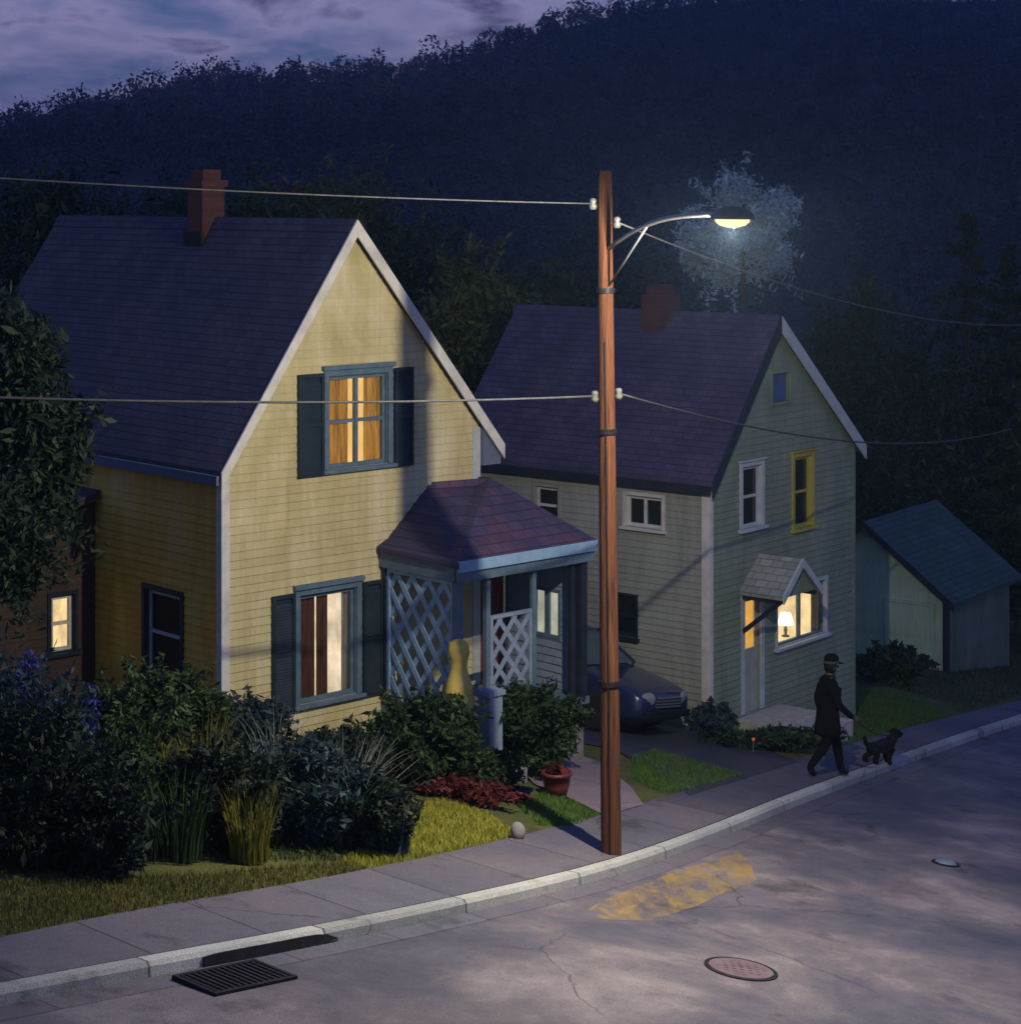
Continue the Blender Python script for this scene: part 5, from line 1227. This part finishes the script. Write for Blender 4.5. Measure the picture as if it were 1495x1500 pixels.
Rr = [(.18, .14), (.185, .145), (.19, .15), (.145, .115), .06, .088, .09, .11, .085, .062, .048, .11, .085, .062, .048, .082, .062, .048, .036, .082, .062, .048, .036]
# fingers: short chains rooted in each palm
for w_i, dirv, sgn in ((18, Vector((.10, 0, -.99)), 1), (22, Vector((.75, 0, -.66)), -1)):
    pw = Vector(V_[w_i]); across = Vector((dirv.z, 0, -dirv.x)).normalized()
    palm = pw + dirv * .06; V_.append(tuple(palm)); E_.append((w_i, len(V_) - 1)); Rr.append((.036, .022)); pi_ = len(V_) - 1
    for k_, ln in ((-1.5, .062), (-.5, .075), (.5, .072), (1.5, .055)):
        b0 = palm + across * k_ * .019 + dirv * .03; b1 = b0 + dirv * ln * .5 + Vector((0, -sgn * .008, 0)); b2 = b1 + dirv * ln * .35 + Vector((0, -sgn * .028, 0)); i0_ = len(V_)
        V_ += [tuple(b0), tuple(b1), tuple(b2)]; E_ += [(pi_, i0_), (i0_, i0_ + 1), (i0_ + 1, i0_ + 2)]; Rr += [.009, .009, .007]
    b0 = palm - across * .036 - dirv * .01; b1 = b0 - across * .02 + dirv * .03 + Vector((0, -sgn * .02, 0)); i0_ = len(V_); V_ += [tuple(b0), tuple(b1)]; E_ += [(pi_, i0_), (i0_, i0_ + 1)]; Rr += [.011, .009]
# face: nose and brow
me = skin_mesh('person', V_, E_, Rr)
for mt in ('coat', 'trouser', 'skin', 'shoe'): me.materials.append(M[mt])
for p_ in me.polygons:
    c = p_.center; z = c.z; lo_f = fL if c.x > 0 else fR
    p_.material_index = 0
    if z > 1.52: p_.material_index = 2
    elif z < .95 and abs(c.y) < .19: p_.material_index = 1
    if z < .09 + max(lo_f, -.05) + .03 and abs(c.y) < .2: p_.material_index = 3
    if abs(c.y) > .2 and ((c.x > .30 and z < .96) or (c.x <= .2 and z < .84)): p_.material_index = 2
bo = bpy.data.objects.new('body', me); COL.objects.link(bo); bo.parent = person
m = MB(); hc = Vector((.06, 0, 1.70))
m.lathe([(.104, .035), (.108, .07), (.1, .12), (.07, .155), (.001, .168)], hc, 20, 1.08, .95); m.build('cap', M['coat'], person, smooth=True)
m = MB(); m.lathe([(.106, .02), (.112, .025), (.112, .06), (.106, .062)], hc, 20, 1.08, .95); m.build('cap_band', M['band'], person, smooth=True)
m = MB(); m.add([hc + Vector(v) for v in ((.09, -.07, .035), (.09, .07, .035), (.19, .05, .01), (.19, -.05, .01), (.09, -.07, .022), (.09, .07, .022), (.19, .05, .002), (.19, -.05, .002))], [(0, 1, 2, 3), (7, 6, 5, 4), (0, 3, 7, 4), (3, 2, 6, 7), (2, 1, 5, 6), (1, 0, 4, 5)]); m.build('cap_visor', M['coat'], person)
m = MB(); m.tube([hc + Vector((.085, 0, -.02)), hc + Vector((.125, 0, -.05)), hc + Vector((.09, 0, -.065))], [.012, .018, .014], 8)
for sg in (-1, 1): m.lathe([(.001, -.03), (.016, -.02), (.02, .01), (.001, .03)], hc + Vector((-.005, sg * .092, -.04)), 8)
m.build('nose_and_ears', M['skin'], person, smooth=True)
m = MB()
for sg in (-1, 1): m.lathe([(.001, -.008), (.01, 0), (.001, .008)], hc + Vector((.088, sg * .032, -.008)), 8)
m.tube([hc + Vector((.084, -.025, -.095)), hc + Vector((.092, 0, -.097)), hc + Vector((.084, .025, -.095))], .006, 6)
m.build('eyes_and_mouth', M['shoe'], person)
m = MB(); nh = 18; hv = []
for zz_, rr__ in ((.045, .103), (.0, .108), (-.05, .104), (-.10, .088), (-.125, .07)):
    for k_ in range(nh + 1):
        a_ = R(75) + (R(285) - R(75)) * k_ / nh; hv.append(hc + Vector((rr__ * 1.08 * math.cos(a_) - .004, rr__ * math.sin(a_), zz_)))
m.add(hv, [(i * (nh + 1) + k_, i * (nh + 1) + k_ + 1, (i + 1) * (nh + 1) + k_ + 1, (i + 1) * (nh + 1) + k_) for i in range(4) for k_ in range(nh)]); m.build('hair', M['shoe'], person, smooth=True)
m = MB(); m.lathe([(.10, 1.44), (.092, 1.50), (.078, 1.555), (.07, 1.55), (.06, 1.46)], (.03, 0, 0), 18, 1, 1.1); m.build('collar', M['coat'], person, smooth=True)
# long coat skirt
m = MB(); m.lathe([(.192, 1.04), (.205, .9), (.228, .74), (.235, .66), (.21, .66), (.18, 1.04)], (0, 0, 0), 20, .85, 1.0); m.build('coat_skirt', M['coat'], person, smooth=True)
# dog
dp = G(1290, 1119); dang = pang
dang = pang + .2
dog = empty('dog', dp, dang, label='small black dog with raised head walking ahead on a leash', cat='dog')
def gzd(x, y):
    q = Vector((dp.x, dp.y)) + Vector((math.cos(dang), math.sin(dang))) * x + Vector((-math.sin(dang), math.cos(dang))) * y
    return g(q.x, q.y) - dp.z
Vd = [(-.22, 0, .36), (-.05, 0, .345), (.14, 0, .345), (.24, 0, .42), (.31, 0, .52), (.36, 0, .555), (.45, 0, .53), (.50, 0, .52)]
Rd = [(.085, .085), (.08, .085), (.10, .115), (.075, .08), (.062, .062), (.068, .066), (.036, .036), (.026, .026)]
Ed = [(i, i + 1) for i in range(7)]
def leg(v0, pts, rads):
    pr = v0
    for p_, r_ in zip(pts, rads): Vd.append(p_); Rd.append(r_); Ed.append((pr, len(Vd) - 1)); pr = len(Vd) - 1
for sg, ph in ((1, .05), (-1, -.05)):
    x = .17 + ph; z = gzd(x, sg * .07); leg(2, [(.16, sg * .07, .27), (.15 + ph * .6, sg * .075, .17 + z * .5), (x, sg * .075, .04 + z), (x + .045, sg * .075, .022 + z)], [.05, .034, .024, .026])
    x = -.25 - ph; z = gzd(x, sg * .07); leg(0, [(-.19, sg * .07, .27), (-.17 - ph * .3, sg * .075, .20), (x - .04, sg * .075, .13 + z * .7), (x, sg * .075, .035 + z), (x + .045, sg * .075, .022 + z)], [.06, .042, .026, .022, .026])
leg(0, [(-.31, 0, .40), (-.38, 0, .48), (-.40, 0, .58)], [.03, .022, .012])
for sg in (-1, 1): leg(5, [(.345, sg * .055, .61), (.325, sg * .075, .59), (.33, sg * .085, .54)], [.024, .022, .014])
Vd = [(x * .92, y * 1.15, z * .88) for x, y, z in Vd]; Rd = [(r_[0] * 1.12, r_[1] * 1.12) if isinstance(r_, tuple) else r_ * 1.1 for r_ in Rd]
me = skin_mesh('dog', Vd, Ed, Rd); me.materials.append(M['fur']); bo = bpy.data.objects.new('body', me); COL.objects.link(bo); bo.parent = dog; bo.scale = (.92, .92, .92)
fv = np.array([v.co[:] for v in me.vertices]); fn = np.array([v.normal[:] for v in me.vertices]); fi = np.repeat(np.arange(len(fv)), 4)
fc = fv[fi] + rng.normal(size=(len(fi), 3)) * .005 + fn[fi] * .002; V, Fq = leaf_quads(fc, .0095, 1.8, np.array([-.35, 0, -.8])); fo_ = npmesh('fur', V, Fq, M['fur'], dog); fo_.scale = (.92, .92, .92)
cl = MB(); cl.lathe([(.09, -.012), (.095, -.012), (.095, .012), (.09, .012)], n=16); co = cl.build('collar', M['shoe'], dog, loc=(.235, 0, .375)); co.rotation_euler = (0, R(40), 0); co.scale = (.85, .85, 1)
# leash
bpy.context.view_layer.update()
h_w = person.matrix_world @ Vector((.37, -.24, .87)); d_w = dog.matrix_world @ Vector((.215, 0, .44))
m = MB(); m.tube([h_w.lerp(d_w, t) - h_w - Vector((0, 0, .16 * 4 * t * (1 - t) * .5)) for t in [i / 12 for i in range(13)]], .009, 6)
tag(m.build('leash', M['shoe'], loc=h_w), 'dark leash running from the walker hand to the dog', 'leash')

# ------------------------------------------------------------------ render settings
S.render.engine = 'CYCLES'; S.cycles.use_denoising = True
try: S.cycles.denoiser = 'OPENIMAGEDENOISE'
except Exception: pass
S.cycles.max_bounces = 6; S.cycles.diffuse_bounces = 3; S.cycles.glossy_bounces = 3; S.cycles.transmission_bounces = 4; S.cycles.transparent_max_bounces = 12
S.cycles.sample_clamp_indirect = 4; S.cycles.caustics_reflective = False; S.cycles.caustics_refractive = False
S.view_settings.view_transform = 'Standard'; S.view_settings.look = 'None'; S.view_settings.exposure = 0; S.view_settings.gamma = 1
